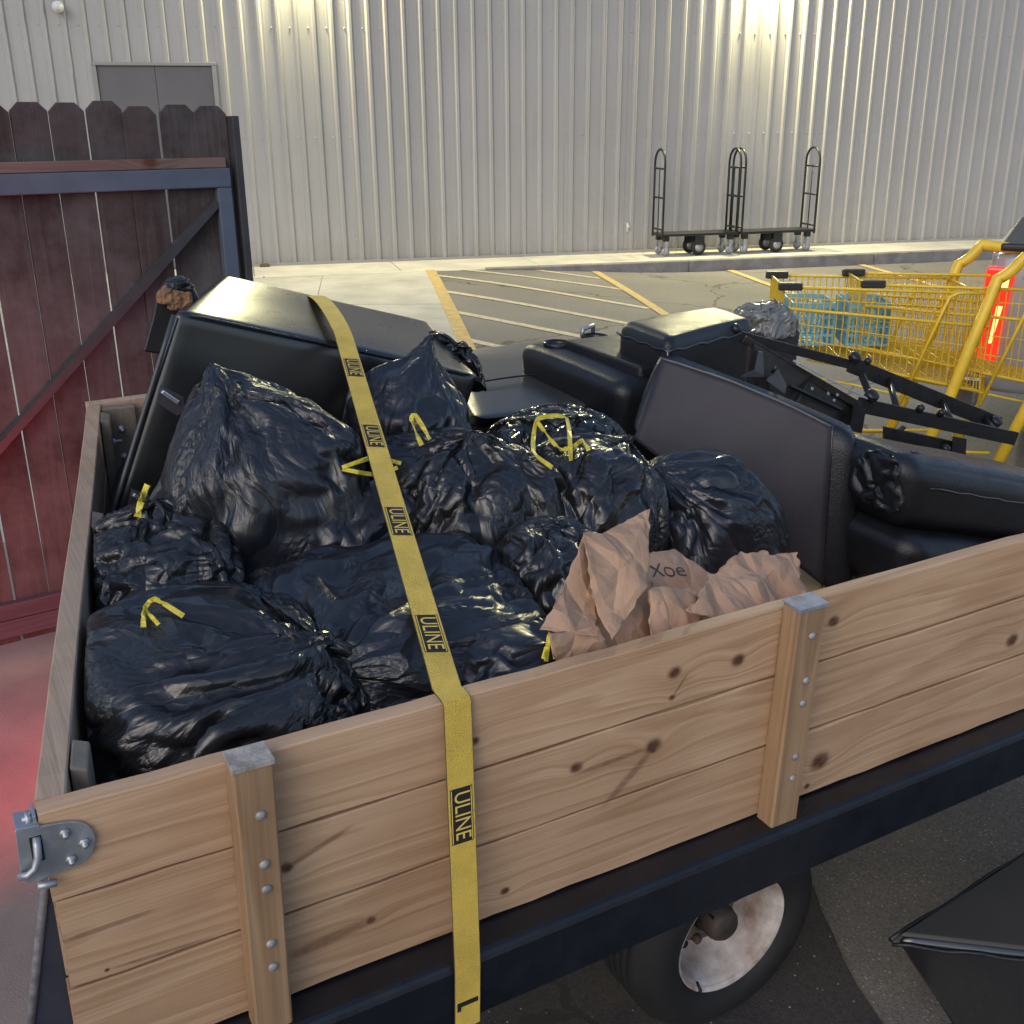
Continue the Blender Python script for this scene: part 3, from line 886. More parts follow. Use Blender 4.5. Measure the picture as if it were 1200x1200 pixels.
for k in range(5):
    a = math.radians(72 * k + 20)
    MB().lathe([(.011, 0), (.011, .016), (.006, .02)], (.066 * math.cos(a), .083, .066 * math.sin(a)), (0, -1, 0), 6).build('lug_nut', mat('rusty_nut', (0.09, 0.05, 0.035), rough=.8, var=.3), rim)
for k in range(6):
    a = math.radians(60 * k + 10)
    MB().lathe([(.011, 0), (.011, .003)], (.106 * math.cos(a), .114, .112 * math.sin(a)), (0, -1, 0), 10).build('vent_hole', mat('vent_dark', (0.01, 0.008, 0.008), rough=.9), rim)
MB().tube([(-.075, .02, -.118), (-.08, .0, -.122)], .006, 8).build('valve', M_RUB, rim)
MB().box((WC.x - .03, .15, WC.z - .03), (WC.x + .03, 1.60, WC.z + .03), .004).build('axle', M_NAVY, trailer)
w2 = copy_tree(wh, trailer); w2.location = (WC.x, 1.66, WC.z); w2.rotation_euler = (0, 0, math.pi)
for u in (1.0, 1.65):
    MB().box((u, .20, -.24), (u + .06, .26, -.12), .004).build('spring_hanger', M_NAVY, trailer)
MB().tube([(1.03, .23, -.23), (1.18, .23, -.33), (1.325, .23, -.36), (1.5, .23, -.33), (1.68, .23, -.23)], .018, 6).build('leaf_spring', M_NAVY, trailer)
# red tail lamps on the back
LAMP_RED = mat('lit_red_lens', (0.5, 0.01, 0.01), rough=.3, emit=(1.0, 0.03, 0.02), estr=6.0)
for d, aim, ew in ((1.60, (1, -1.7, .35), 1.0),):
    c = Vector((-.02, .05, -.13)) + TG * d
    MB().hexa([c + TG * -.05 + Vector((0, 0, -.03)), c + TG * .05 + Vector((0, 0, -.03)), c + TG * .05 + Vector((-.03, 0, -.03)), c + TG * -.05 + Vector((-.03, 0, -.03)),
               c + TG * -.05 + Vector((0, 0, .03)), c + TG * .05 + Vector((0, 0, .03)), c + TG * .05 + Vector((-.03, 0, .03)), c + TG * -.05 + Vector((-.03, 0, .03))], .004).build('tail_lamp', LAMP_RED, trailer)
    ld = bpy.data.lights.new('tail_lamp_light', 'AREA')
    ld.shape = 'DISK'; ld.size = .09; ld.color = (1.0, 0.05, 0.06); ld.energy = RED_W * ew
    lo = bpy.data.objects.new('tail_lamp_light', ld); COL.objects.link(lo)
    lo.parent = trailer
    q = c + Vector((-.055, 0, 0))
    lo.location = q
    lo.rotation_euler = Vector(aim).to_track_quat('Z', 'Y').to_euler()

# ------------------------------------------------------------------ bin bags: a film with more area than the shape it wraps, so it buckles into folds
_ico = {}
def ico(sub):
    if sub not in _ico:
        b = bmesh.new()
        bmesh.ops.create_icosphere(b, subdivisions=sub, radius=1.0)
        b.verts.ensure_lookup_table()
        n = len(b.verts)
        nb = np.zeros((n, 6), int)
        wt = np.ones((n, 6))
        for v in b.verts:
            l = [e.other_vert(v).index for e in v.link_edges]
            if len(l) < 6:
                wt[v.index, len(l):] = 0
                l += [v.index] * (6 - len(l))
            nb[v.index] = l[:6]
        d = np.array([v.co[:] for v in b.verts])
        f = [[v.index for v in p.verts] for p in b.faces]
        b.free()
        _ico[sub] = (d, nb, wt, f)
    return _ico[sub]

def cosnoise(p, rs, n, k0, k1):
    out = np.zeros(len(p))
    for _ in range(n):
        k = rs.normal(size=3)
        k *= rs.uniform(k0, k1) / np.linalg.norm(k)
        out += np.cos(p @ k + rs.uniform(0, 6.28))
    return out / math.sqrt(n)

def bag_points(center, rad, neck, seed, neck_h=.25, excess=.2, circ=.3, sub=5, iters=90, lump=.075, square=.85, kb=.025, ka=.004, rotz=0.0, pinch=.22, sag=0.15, inn=.022, outm=.005, crease=.024, inside=False):
    rs = np.random.RandomState(seed)
    d, nb, wt, faces = ico(sub)
    nk = np.array(neck, float); nk /= np.linalg.norm(nk)
    p = np.sign(d) * np.abs(d) ** square
    r = 1 + lump * cosnoise(d, rs, 8, 1.5, 4.5) + lump * .35 * cosnoise(d, rs, 10, 5, 9)
    p = p * r[:, None]
    th = np.arccos(np.clip(d @ nk, -1, 1))
    p = p + nk[None] * (neck_h * np.exp(-th / pinch))[:, None]
    side = p - nk[None] * (p @ nk)[:, None]
    p = p - side * (.55 * np.exp(-(th / (pinch * 1.6)) ** 2))[:, None]
    low = np.minimum(p[:, 2] + .45, 0)
    p[:, 2] -= low * .55
    grow = 1 + sag * np.clip(-p[:, 2], -.4, .6)
    p[:, 0] *= grow; p[:, 1] *= grow
    X0 = p * np.array(rad)[None]
    c, s = math.cos(rotz), math.sin(rotz)
    Rz = np.array([[c, s, 0], [-s, c, 0], [0, 0, 1]])
    X0 = X0 @ Rz
    nkr = nk @ Rz
    X0 = X0 + np.array(center)[None]
    w6 = wt[:, :, None] / wt.sum(1)[:, None, None]
    # surface normals of the stuffed shape
    fa = np.array(faces)
    fn = np.cross(X0[fa[:, 1]] - X0[fa[:, 0]], X0[fa[:, 2]] - X0[fa[:, 0]])
    nrm = np.zeros_like(X0)
    for k in range(3):
        for ax in range(3):
            nrm[:, ax] += np.bincount(fa[:, k], fn[:, ax], len(X0))
    nrm /= np.linalg.norm(nrm, axis=1)[:, None] + 1e-12
    e = X0[nb] - X0[:, None]
    L0 = np.linalg.norm(e, axis=2) + 1e-9
    en = e / L0[:, :, None]
    cdir = np.cross(nkr[None], nrm); cdir /= (np.linalg.norm(cdir, axis=1)[:, None] + 1e-6)
    # swirl the fold direction from place to place
    ang = .9 * cosnoise(d, rs, 5, 1.5, 3.5) * (1 - np.exp(-th / .6))
    mer = np.cross(nrm, cdir)
    fd = cdir * np.cos(ang)[:, None] + mer * np.sin(ang)[:, None]
    al = (en * fd[:, None]).sum(2) ** 2
    mod = np.clip(.8 + .6 * cosnoise(d, rs, 8, 2, 5), .1, 2.0)
    g = excess * mod[:, None] * (.12 + .88 * al) + circ * al * np.exp(-th / .7)[:, None]
    Lr = L0 * (1 + g)
    h = np.median(L0)
    X = X0 + nrm * (h * .8 * cosnoise(d, rs, 24, 8, 22) + h * .3 * rs.normal(size=len(d)))[:, None]
    inm = inn * np.clip(.9 + .5 * cosnoise(d, rs, 6, 2, 5), .3, 1.6)
    for it in range(iters):
        e = X[nb] - X[:, None]
        L = np.linalg.norm(e, axis=2) + 1e-9
        X = X + (e * ((1 - Lr / L) * .95)[:, :, None] * w6).sum(1)
        lap = (X[nb] * w6).sum(1) - X
        lap2 = (lap[nb] * w6).sum(1) - lap
        X = X - kb * lap2
        dv = X0 - X
        o = -(dv * nrm).sum(1)
        X = X + ka * dv
        oc = np.clip(o, -inm, outm)
        X = X + nrm * ((oc - o) * .5)[:, None]
    # refine once and press sharp creases into the film
    ed = np.sort(np.concatenate([fa[:, [0, 1]], fa[:, [1, 2]], fa[:, [2, 0]]]), axis=1)
    key = ed[:, 0].astype(np.int64) * len(X) + ed[:, 1]
    uq, inv = np.unique(key, return_inverse=True)
    ia, ib = uq // len(X), uq % len(X)
    lapX = (X[nb] * w6).sum(1) - X
    mid = (X[ia] + X[ib]) / 2 - (lapX[ia] + lapX[ib]) * .18
    n0 = len(X)
    m01, m12, m20 = (inv[k * len(fa):(k + 1) * len(fa)] + n0 for k in range(3))
    F2 = np.concatenate([np.stack(q, 1) for q in ((fa[:, 0], m01, m20), (m01, fa[:, 1], m12), (m20, m12, fa[:, 2]), (m01, m12, m20))])
    D2 = np.concatenate([d, (d[ia] + d[ib]) / 2]); D2 /= np.linalg.norm(D2, axis=1)[:, None]
    X2 = np.concatenate([X, mid])
    fn = np.cross(X2[F2[:, 1]] - X2[F2[:, 0]], X2[F2[:, 2]] - X2[F2[:, 0]])
    N2 = np.zeros_like(X2)
    for k in range(3):
        for ax in range(3):
            N2[:, ax] += np.bincount(F2[:, k], fn[:, ax], len(X2))
    N2 /= np.linalg.norm(N2, axis=1)[:, None] + 1e-12
    th2 = np.arccos(np.clip(D2 @ nk, -1, 1))
    t1 = np.cross(nk, [.3, .5, .8]); t1 /= np.linalg.norm(t1); t2 = np.cross(nk, t1)
    az = np.arctan2(D2 @ t2, D2 @ t1)
    size = float(np.mean(rad))
    hgt = np.zeros(len(X2))
    # pleats running to the knot
    for f_, a_ in ((9, 1.0), (14, .8), (23, .6), (37, .4)):
        ph = az * f_ + 1.6 * cosnoise(D2, rs, 4, 1, 4) + rs.uniform(0, 6)
        tri = np.abs(((ph / 6.283) % 1) - .5) * 2
        hgt += a_ * (tri ** 1.5 - .4) * np.exp(-th2 / (.5 + .5 * rs.rand())) * np.clip(th2 / .12, 0, 1) * (9 / f_) * np.clip(.6 + .7 * cosnoise(D2, rs, 5, 2, 5), 0, 1.5) * 1.2
    # straight creases in patches
    P = D2 * size / .25
    for _ in range(16):
        k = rs.normal(size=3); k /= np.linalg.norm(k)
        f_ = rs.uniform(5, 16)
        ph = (P @ k) * f_ + .5 * cosnoise(D2, rs, 4, 2, 5) + rs.uniform(0, 6)
        tri = np.abs(((ph / 6.283) % 1) - .5) * 2
        patch = np.clip(cosnoise(D2, rs, 5, 2.0, 5.0) * .9 - .1, 0, 1.2)
        hgt += (np.maximum(tri - .55, 0) * 2.2) * patch * (7 / f_) ** .8
    X2 = X2 + N2 * (hgt * crease * size)[:, None]
    global LAST_FOLD
    LAST_FOLD = np.stack([np.cos(az) * size * np.sin(th2) ** .6, np.sin(az) * size * np.sin(th2) ** .6, th2 * size * .32], 1)
    if inside:                                     # pressed flat against the trailer boards
        X2[:, 1] = np.maximum(X2[:, 1], .036)
        X2[:, 0] = np.maximum(X2[:, 0], .1946 * (X2[:, 1] - .034) + .048)
    return X2, F2, X0, nkr

def crumple_mat(name, col, rough, amt=1.0):
    """thin film: flat facets between sharp creases; long creases run towards the knot (attribute fold), short ones anywhere"""
    m = bpy.data.materials.new(name)
    m.use_nodes = True
    N, L = nodes_of(m)
    b = N['Principled BSDF']
    b.inputs['Base Color'].default_value = (*col, 1)
    b.inputs['Roughness'].default_value = rough
    b.inputs['Specular IOR Level'].default_value = 0.7
    tc = N.new('ShaderNodeTexCoord')
    at = N.new('ShaderNodeAttribute'); at.attribute_name = 'fold'
    n0 = N.new('ShaderNodeTexNoise'); n0.inputs['Scale'].default_value = 6; n0.inputs['Detail'].default_value = 2
    L.new(tc.outputs['Object'], n0.inputs['Vector'])
    def warped(src, amount):
        a = N.new('ShaderNodeVectorMath'); a.operation = 'MULTIPLY_ADD'
        L.new(n0.outputs['Color'], a.inputs[0]); a.inputs[1].default_value = (amount,) * 3
        L.new(src, a.inputs[2])
        return a.outputs[0]
    def edge(vec, sc):
        v = N.new('ShaderNodeTexVoronoi'); v.feature = 'DISTANCE_TO_EDGE'; v.inputs['Scale'].default_value = sc
        L.new(vec, v.inputs['Vector'])
        return v.outputs['Distance']
    n1 = N.new('ShaderNodeTexNoise'); n1.inputs['Scale'].default_value = 4.5; n1.inputs['Detail'].default_value = 2
    L.new(tc.outputs['Object'], n1.inputs['Vector'])
    n2 = N.new('ShaderNodeTexNoise'); n2.inputs['Scale'].default_value = 7.5; n2.inputs['Detail'].default_value = 1
    L.new(tc.outputs['Object'], n2.inputs['Vector'])
    def ramp(src, a, c, lo, hi):
        r = N.new('ShaderNodeMapRange'); r.inputs[1].default_value = a; r.inputs[2].default_value = c
        r.inputs[3].default_value = lo; r.inputs[4].default_value = hi
        L.new(src, r.inputs[0])
        return r.outputs[0]
    mA = ramp(n1.outputs['Fac'], .38, .58, .12, 1.0)
    mB = ramp(n2.outputs['Fac'], .50, .66, .0, 1.0)
    f = warped(at.outputs['Vector'], .06)
    o = warped(tc.outputs['Object'], .05)
    h = math_node(N, L, 'MULTIPLY', edge(f, 13.0), .40 / 13.0)
    h = math_node(N, L, 'ADD', h, math_node(N, L, 'MULTIPLY', math_node(N, L, 'MULTIPLY', edge(f, 46.0), 0.36 / 46.0), mA))
    h = math_node(N, L, 'ADD', h, math_node(N, L, 'MULTIPLY', math_node(N, L, 'MULTIPLY', edge(o, 38.0), 0.26 / 38.0), mB))
    h = math_node(N, L, 'ADD', h, math_node(N, L, 'MULTIPLY', math_node(N, L, 'MULTIPLY', edge(f, 120.0), .22 / 120.0), mA))
    h = math_node(N, L, 'MULTIPLY', h, amt)
    bp = N.new('ShaderNodeBump'); bp.inputs['Strength'].default_value = 1.0; bp.inputs['Distance'].default_value = 1.0
    L.new(h, bp.inputs['Height'])
    L.new(bp.outputs[0], b.inputs['Normal'])
    # dusty, slightly milky patches
    rr = ramp(n1.outputs['Fac'], .35, .65, max(.05, rough - .06), rough + .08)
    L.new(rr, b.inputs['Roughness'])
    return m
M_BAG = crumple_mat('black_bag_film', (0.014, 0.0138, 0.0155), .30, 1.0)
M_BAGN = crumple_mat('navy_black_bag_film', (0.0135, 0.015, 0.021), .35, .85)
M_BAGG = crumple_mat('glossy_black_bag_film', (0.011, 0.011, 0.011), .17, 1.1)
M_BAGC = crumple_mat('grey_plastic_wrap', (0.16, 0.16, 0.15), .2, 1.0)
M_TIE = mat('yellow_drawstring', (0.62, 0.51, 0.05), rough=.45, var=.15, vscale=30)

ALL_FILM = []
def bag(name, label, center, rad, neck, seed, material=None, cat='trash bag', **kw):
    X, faces, X0, nk = bag_points(center, rad, neck, seed, inside=(cat == 'trash bag'), **kw)
    base = Vector(center) - Vector((0, 0, rad[2] * .7))
    ALL_FILM.append(X)
    me = bpy.data.meshes.new('film')
    me.from_pydata((X - np.array(base)[None]).tolist(), [], np.asarray(faces).tolist())
    me.polygons.foreach_set('use_smooth', [True] * len(me.polygons))
    fa_ = me.attributes.new('fold', 'FLOAT_VECTOR', 'POINT')
    fa_.data.foreach_set('vector', LAST_FOLD.astype(np.float32).ravel())
    me.materials.append(material or M_BAG)
    root = thing(name, label, cat, TL(base), 'black bin bags in the trailer' if cat == 'trash bag' else None)
    ob = bpy.data.objects.new('film', me)
    COL.objects.link(ob)
    ob.parent = root
    return root, base, X

def tie(root, base, pts, w=.011, nrm=(0, -1, .6), t=.0025):
    """flat yellow band laid on the film along trailer points"""
    P = [Vector(p) for p in pts]
    Q = []
    for i in range(len(P) - 1):
        a_, d_ = P[max(i - 1, 0)], P[min(i + 2, len(P) - 1)]
        for k in range(6):
            t_ = k / 6
            lin = P[i].lerp(P[i + 1], t_)
            cr = .5 * ((2 * P[i]) + (P[i + 1] - a_) * t_ + (2 * a_ - 5 * P[i] + 4 * P[i + 1] - d_) * t_ ** 2 + (3 * P[i] - a_ - 3 * P[i + 1] + d_) * t_ ** 3)
            Q.append(lin.lerp(cr, .6))
    Q.append(P[-1])
    film = np.concatenate(ALL_FILM)
    eye = np.array((TI @ Vector((0, 0, 1.85)))[:])
    hs = []
    for q in Q:
        d = np.array(q[:]) - eye
        n0 = np.linalg.norm(d); d /= n0
        rel = film - eye
        al = rel @ d
        pp = np.linalg.norm(rel - al[:, None] * d, axis=1)
        sel = al[pp < .012]
        hs.append(min(n0, (sel.min() - .006) if len(sel) else n0))
    hs = [min(hs[max(0, i - 1):i + 2]) for i in range(len(hs))]
    R_ = []
    for q, h in zip(Q, hs):
        d = np.array(q[:]) - eye; d /= np.linalg.norm(d)
        R_.append(Vector(eye + d * h) - base)
    Q = R_
    n0_ = Vector(nrm)
    tw = [n0_ + Vector((.7 * math.sin(k * .9 + w * 900), 0, .5 * math.cos(k * .7))) for k in range(len(Q))]
    MB().ribbon(Q, tw, w * .85, t).build('drawstring', M_TIE, root)

# ------------------------------------------------------------------ black vinyl furniture
M_VINYL = mat('black_vinyl', (0.010, 0.011, 0.014), rough=.36, var=.2, vscale=14, bump=.22, bscale=260, rvar=.06)
M_VINYLG = mat('shiny_black_vinyl', (0.011, 0.012, 0.013), rough=.20, bump=.06, bscale=9, rvar=.05, spec=1.0, coat=.3)
M_SOFA = mat('sofa_black_vinyl', (0.012, 0.0125, 0.013), rough=.28, bump=.04, bscale=14, rvar=.015, spec=1.0)
M_DUST = mat('charcoal_dust_cover', (0.030, 0.027, 0.034), rough=.6, var=.12, vscale=7, bump=.2, bscale=300)
M_FOAM = mat('brown_torn_padding', (0.27, 0.145, 0.075), rough=.9, var=.35, vscale=22, bump=.8, bscale=60)

def grid_patch(b, P, nu, nv):
    V = [[b.verts.new(P(i / nu, j / nv)) for j in range(nv + 1)] for i in range(nu + 1)]
    for i in range(nu):
        for j in range(nv):
            f = b.faces.new((V[i][j], V[i + 1][j], V[i + 1][j + 1], V[i][j + 1]))
            f.smooth = True

def cushion(c, r, puff=.0, wr=.0, seed=0, n=26, wk=(18, 40)):
    """soft rounded hexahedron: c = 8 corners (bottom ccw, top ccw), r = edge radius (0..0.5 of each side), puff = bulge of faces"""
    c = [Vector(p) for p in c]
    rs = np.random.RandomState(seed)
    b = bmesh.new()
    t = bmesh.new()
    bmesh.ops.create_cube(t, size=2.0)
    bmesh.ops.subdivide_edges(t, edges=t.edges, cuts=n, use_grid_fill=True)
    lens = [((c[1] - c[0]).length + (c[5] - c[4]).length) / 2, ((c[3] - c[0]).length + (c[7] - c[4]).length) / 2, ((c[4] - c[0]).length + (c[6] - c[2]).length) / 2]
    co = np.array([v.co[:] for v in t.verts])
    Ls = np.array(lens) / 2
    # rounded box in metric units: clamp to the inner box, push out by the radius
    P = co * Ls[None]
    rr = min(r, min(Ls) * .98)
    inner = np.clip(P, -(Ls - rr)[None], (Ls - rr)[None])
    d = P - inner
    dl = np.linalg.norm(d, axis=1)
    ok = dl > 1e-9
    Pn = inner.copy()
    Pn[ok] += d[ok] / dl[ok][:, None] * rr
    q = co
    # puff
    for ax in range(3):
        o1, o2 = [(1, 2), (0, 2), (0, 1)][ax]
        w = np.clip(1 - np.abs(q[:, o1]) ** 2.2, 0, 1) * np.clip(1 - np.abs(q[:, o2]) ** 2.2, 0, 1)
        Pn[:, ax] += np.sign(q[:, ax]) * (np.abs(q[:, ax]) > .999) * puff * w
    uvw = Pn / Ls[None] * .5 + .5
    out = []
    for (x, y, z) in uvw:
        a = (c[0] * (1 - x) + c[1] * x) * (1 - y) + (c[3] * (1 - x) + c[2] * x) * y
        bb = (c[4] * (1 - x) + c[5] * x) * (1 - y) + (c[7] * (1 - x) + c[6] * x) * y
        out.append(a * (1 - z) + bb * z)
    out = np.array([v[:] for v in out])
    for v, p in zip(t.verts, out):
        v.co = p
    if wr > 0:
        t.normal_update()
        ns = cosnoise(out, rs, 14, *wk)
        nr = np.array([v.normal[:] for v in t.verts])
        for v, a, k in zip(t.verts, ns, nr):
            v.co += Vector(k) * float(a) * wr
    m_ = MB()
    m_.merge(t, True)
    b.free()
    return m_

# ------------------------------------------------------------------ the load: black sofa section standing on its end
P1, P2, P3 = Vector((0.4896, 1.2500, 0.7980)), Vector((1.2715, 1.2500, 0.5617)), Vector((0.2614, 1.2200, 0.2614))
P4 = P2 + (P3 - P1)
Q1, Q2 = Vector((0.7496, 1.8000, 0.7810)), Vector((1.3839, 1.8000, 0.5997))
Q3, Q4 = P3 + Vector((.12, .50, .0)), P4 + Vector((.05, .50, .02))
def sub(pts, o):
    return [Vector(p) - Vector(o) for p in pts]
so = Vector((P3.x + .2, P3.y + .1, -.02))
sofa = thing('sofa_section', 'big black vinyl sofa section tipped up at the tailgate, strap over its pale lit top', 'sofa section', TL(so))
cushion(sub([P3, P4, Q4, Q3, P1, P2, Q2, Q1], so), .014, puff=.004, wr=.0022, seed=4, n=34, wk=(6, 22)).build('body', M_SOFA, sofa)
# plastic film puckered along the far end
X, fc, _, _ = bag_points((P2 + Q2) / 2 + Vector((-.01, 0, -.05)), (.022, .185, .075), (1, 0, 0), 91, neck_h=.1, excess=.2, circ=.1, sub=4, iters=60, rotz=.05)
me = bpy.data.meshes.new('film_end'); me.from_pydata((X - np.array(so)).tolist(), [], np.asarray(fc).tolist()); me.polygons.foreach_set('use_smooth', [True] * len(me.polygons)); me.materials.append(M_BAGG)
fe = bpy.data.objects.new('puckered_end', me); COL.objects.link(fe); fe.parent = sofa
MB().tube(sub([lerp(P1, P2, k / 24) + Vector((0, -.003, -.004)) for k in range(1, 24)], so), .0035, 6).build('front_welt', M_VINYL, sofa)
# piping down the edge nearest the tailgate, its highlight put into the grey
MB().tube(sub([P1 + (P3 - P1) * t + Vector((.0, -.004, 0)) for t in (0.02, .2, .4, .6, .8, 1)], so), .0055, 8).build('piping', mat('highlight_piping', (0.05, 0.055, 0.06), rough=.35), sofa)
fx = (P2 - P1).normalized(); fy = (P3 - P1).normalized(); fz = fx.cross(fy).normalized()
if fz.y > 0: fz = -fz
def face_pt(a, b_, h=0.0):
    return P1 + fx * a + fy * b_ + fz * h
for (a, b_) in ((.045, .205), (.052, .455)):
    pl_ = MB().prism(sub([face_pt(a - .028, b_ - .03, .002), face_pt(a + .03, b_ - .012, .002), face_pt(a + .045, b_ + .02, .002), face_pt(a + .03, b_ + .035, .002), face_pt(a - .025, b_ + .012, .002)], so), fz * .003, .0006).build('bracket', M_DARKST, sofa)
    MB().bar(face_pt(a - .022, b_ - .017, .009) - so, face_pt(a + .022, b_ + .003, .009) - so, .010, .012, fz, .002).build('bracket_tongue', mat('bright_zinc', (.72, .74, .78), rough=.25, metal=.8), pl_)
# torn corner with padding showing
MB().prism(sub([(0.4420, 1.4200, 0.6713), (0.4751, 1.4200, 0.7595), (0.4877, 1.4200, 0.8054), (0.5145, 1.4200, 0.8340), (0.5494, 1.4200, 0.8419), (0.5736, 1.4200, 0.8180), (0.6040, 1.4200, 0.7409), (0.5350, 1.4200, 0.6453)], so), (.01, .05, 0), .004).build('torn_backing', M_VINYL, sofa)
for nm, cc, rr, ms in (('torn_padding', (0.5019, 1.3950, 0.8044), (.016, .02, .022), M_FOAM), ('torn_padding', (0.5374, 1.3900, 0.7905), (.019, .02, .024), M_FOAM), ('torn_vinyl', (0.5436, 1.4100, 0.8276), (.030, .02, .012), M_VINYL)):
    X, fc, _, _ = bag_points(Vector(cc), rr, (.3, 0, 1), 5 + int(rr[2] * 1000), excess=.25, circ=.0, sub=4, iters=40, lump=.3, neck_h=.05, square=.6, inn=.006, outm=.004)
    me = bpy.data.meshes.new(nm); me.from_pydata((X - np.array(so)).tolist(), [], np.asarray(fc).tolist()); me.polygons.foreach_set('use_smooth', [True] * len(me.polygons)); me.materials.append(ms)
    o_ = bpy.data.objects.new(nm, me); COL.objects.link(o_); o_.parent = sofa

# ------------------------------------------------------------------ recliner pieces
# smooth cushion lying flat
so = Vector((1.6, 1.55, -.02))
cu = thing('seat_cushion', 'smooth dark seat cushion lying flat between sofa section and cup holder armrest', 'cushion', TL(so))
c8 = [(1.4204, 1.5599, 0.3000), (1.9623, 1.5618, 0.3000), (2.3839, 2.6122, 0.3000), (1.7921, 2.5312, 0.3000), (1.3190, 1.3679, 0.4000), (1.8023, 1.3565, 0.4000), (1.9859, 2.0104, 0.4000), (1.5949, 2.0742, 0.4000)]
cushion(sub(c8, so), .06, puff=.025, wr=.002, seed=2, wk=(5, 12)).build('pad', mat('dark_olive_vinyl', (0.045, 0.045, 0.041), rough=.3, spec=.9, bump=.05, bscale=20), cu)
MB().tube(sub([lerp(c8[4], c8[7], .45).lerp(lerp(c8[5], c8[6], .45), k / 14) + Vector((0, 0, .012 + .012 * math.sin(k / 14 * math.pi))) for k in range(1, 14)], so), .003, 6).build('seam', M_VINYL, cu)
MB().box((-.45, -.3, .0), (.35, .25, .28), .03).build('base', M_DUST, cu)

# armrest console with cup holders
so = Vector((1.85, 1.5, -.02))
ar = thing('cup_holder_console', 'black recliner armrest console with two cup holders', 'armrest', TL(so))
u0, u1, v0, v1, wt_ = 1.70, 1.96, 1.22, 1.80, .50
cushion(sub([(u0 + .02, v0, .16), (u1, v0, .16), (u1, v1 - .02, .16), (u0 + .03, v1 - .04, .16), (u0, v0 - .02, wt_), (u1, v0 - .02, wt_), (u1, v1, wt_), (u0, v1, wt_)], so), .045, puff=.006, wr=.0015, seed=8, wk=(6, 20)).build('body', M_VINYL, ar)
MB().hexa(sub([(u0 + .05, v0 + .04, .0), (u1, v0 + .02, .0), (u1, v1 - .05, .0), (u0 + .06, v1 - .08, .0), (u0 + .03, v0 + .02, .42), (u1, v0 + .01, .42), (u1, v1 - .02, .42), (u0 + .02, v1 - .02, .42)], so), .01).build('side_panel', M_DUST, ar)
MB().hexa(sub([(u0 + .10, v0 + .02, wt_ - .005), (u1 + .06, v0 + .02, wt_ - .005), (u1 + .06, v1 - .13, wt_ - .005), (u0 + .10, v1 - .13, wt_ - .005), (u0 + .105, v0 + .03, wt_ + .03), (u1 + .06, v0 + .03, wt_ + .03), (u1 + .06, v1 - .14, wt_ + .03), (u0 + .105, v1 - .14, wt_ + .03)], so), .008).build('storage_lid', M_VINYL, ar)
for (uu, vv) in ((1.80, 1.70), (1.97, 1.735)):
    ch = MB().lathe([(.028, -.05), (.036, -.05), (.038, -.002), (.046, .006), (.049, .004), (.047, -.004)], Vector((uu, vv, wt_ + .008)) - so, (0, 0, 1), 28, caps=False).build('cup_holder', mat('cup_holder_plastic', (0.008, 0.008, 0.009), rough=.25), ar)
    MB().lathe([(.0, 0), (.036, .0)], Vector((uu, vv, wt_ - .035)) - so, (0, 0, 1), 20).build('cup_bottom', M_RUB, ch)
MB().tube(sub([(1.93, 1.75, wt_ + .01), (1.93, 1.75, wt_ + .035), (2.0, 1.79, wt_ + .035), (2.0, 1.79, wt_ + .01)], so), .008, 8).build('handle', M_GALV, ar)

# upright block: back of a recliner
so = Vector((2.05, 1.35, -.02))
bk = thing('upholstered_block', 'upright black vinyl recliner back block with lit top behind the tilted panel', 'recliner back', TL(so))
bt = [(1.8650, 1.4585, 0.6200), (1.8509, 1.1823, 0.6200), (2.2938, 1.3108, 0.6200), (2.3271, 1.5507, 0.6200)]
bt = [bt[1], bt[2], bt[3], bt[0]]
cushion(sub([Vector((p[0], p[1], .02)) for p in bt] + [Vector(p) for p in bt], so), .035, puff=.01, wr=.0016, seed=9, wk=(6, 20)).build('pad', M_VINYL, bk)
MB().tube(sub([lerp(bt[0], bt[1], k / 12) + Vector((0, -.002, -.035 + .004 * math.sin(k * 2.1))) for k in range(13)], so), .0045, 6).build('piping', M_VINYLG, bk)

MB().tube(sub([Vector((bt[0][0], bt[0][1], .05)).lerp(Vector((bt[0][0], bt[0][1], .60)), k / 12) + Vector((-.004, -.004, 0)) for k in range(13)], so), .004, 6).build('corner_seam', M_VINYLG, bk)
MB().tube(sub([lerp(bt[0], bt[3], k / 12) + Vector((-.002, -.002, -.036 + .003 * math.sin(k * 1.7))) for k in range(13)], so), .004, 6).build('piping', M_VINYLG, bk)

# big tilted panel with dust cover
so = Vector((1.95, .85, -.02))
pn = thing('tilted_recliner_cushion', 'tilted recliner seat panel with charcoal dust cover facing the bags', 'recliner panel', TL(so))
a_, b_, c_, d_ = Vector((1.7937, 1.1500, 0.5778)), Vector((2.1401, 0.7000, 0.4143)), Vector((2.1372, 0.6400, -0.0704)), Vector((1.6573, 1.0800, 0.3835))
th = Vector((.075, .075, .012))
cushion(sub([d_, c_, c_ + th, d_ + th, a_, b_, b_ + th, a_ + th], so), .037, puff=.010, wr=.0016, seed=10, wk=(4, 12)).build('pad', M_VINYL, pn)
bm_ = bmesh.new()
nrm_ = (b_ - a_).cross(d_ - a_).normalized()
if nrm_.y > 0: nrm_ = -nrm_
def PP(x, y):
    p = (a_ * (1 - x) + b_ * x) * (1 - y) + (d_ * (1 - x) + c_ * x) * y
    X_, Y_ = 2 * x - 1, 2 * y - 1
    bul = .018 * (1 - X_ ** 2) * (1 - Y_ ** 2)
    lift = Vector((0, 0, .020)) * (1 - X_ ** 2) * (1 - y)
    return p + nrm_ * (.004 + bul + .0015 * math.sin(x * 21 + y * 9)) + lift - so
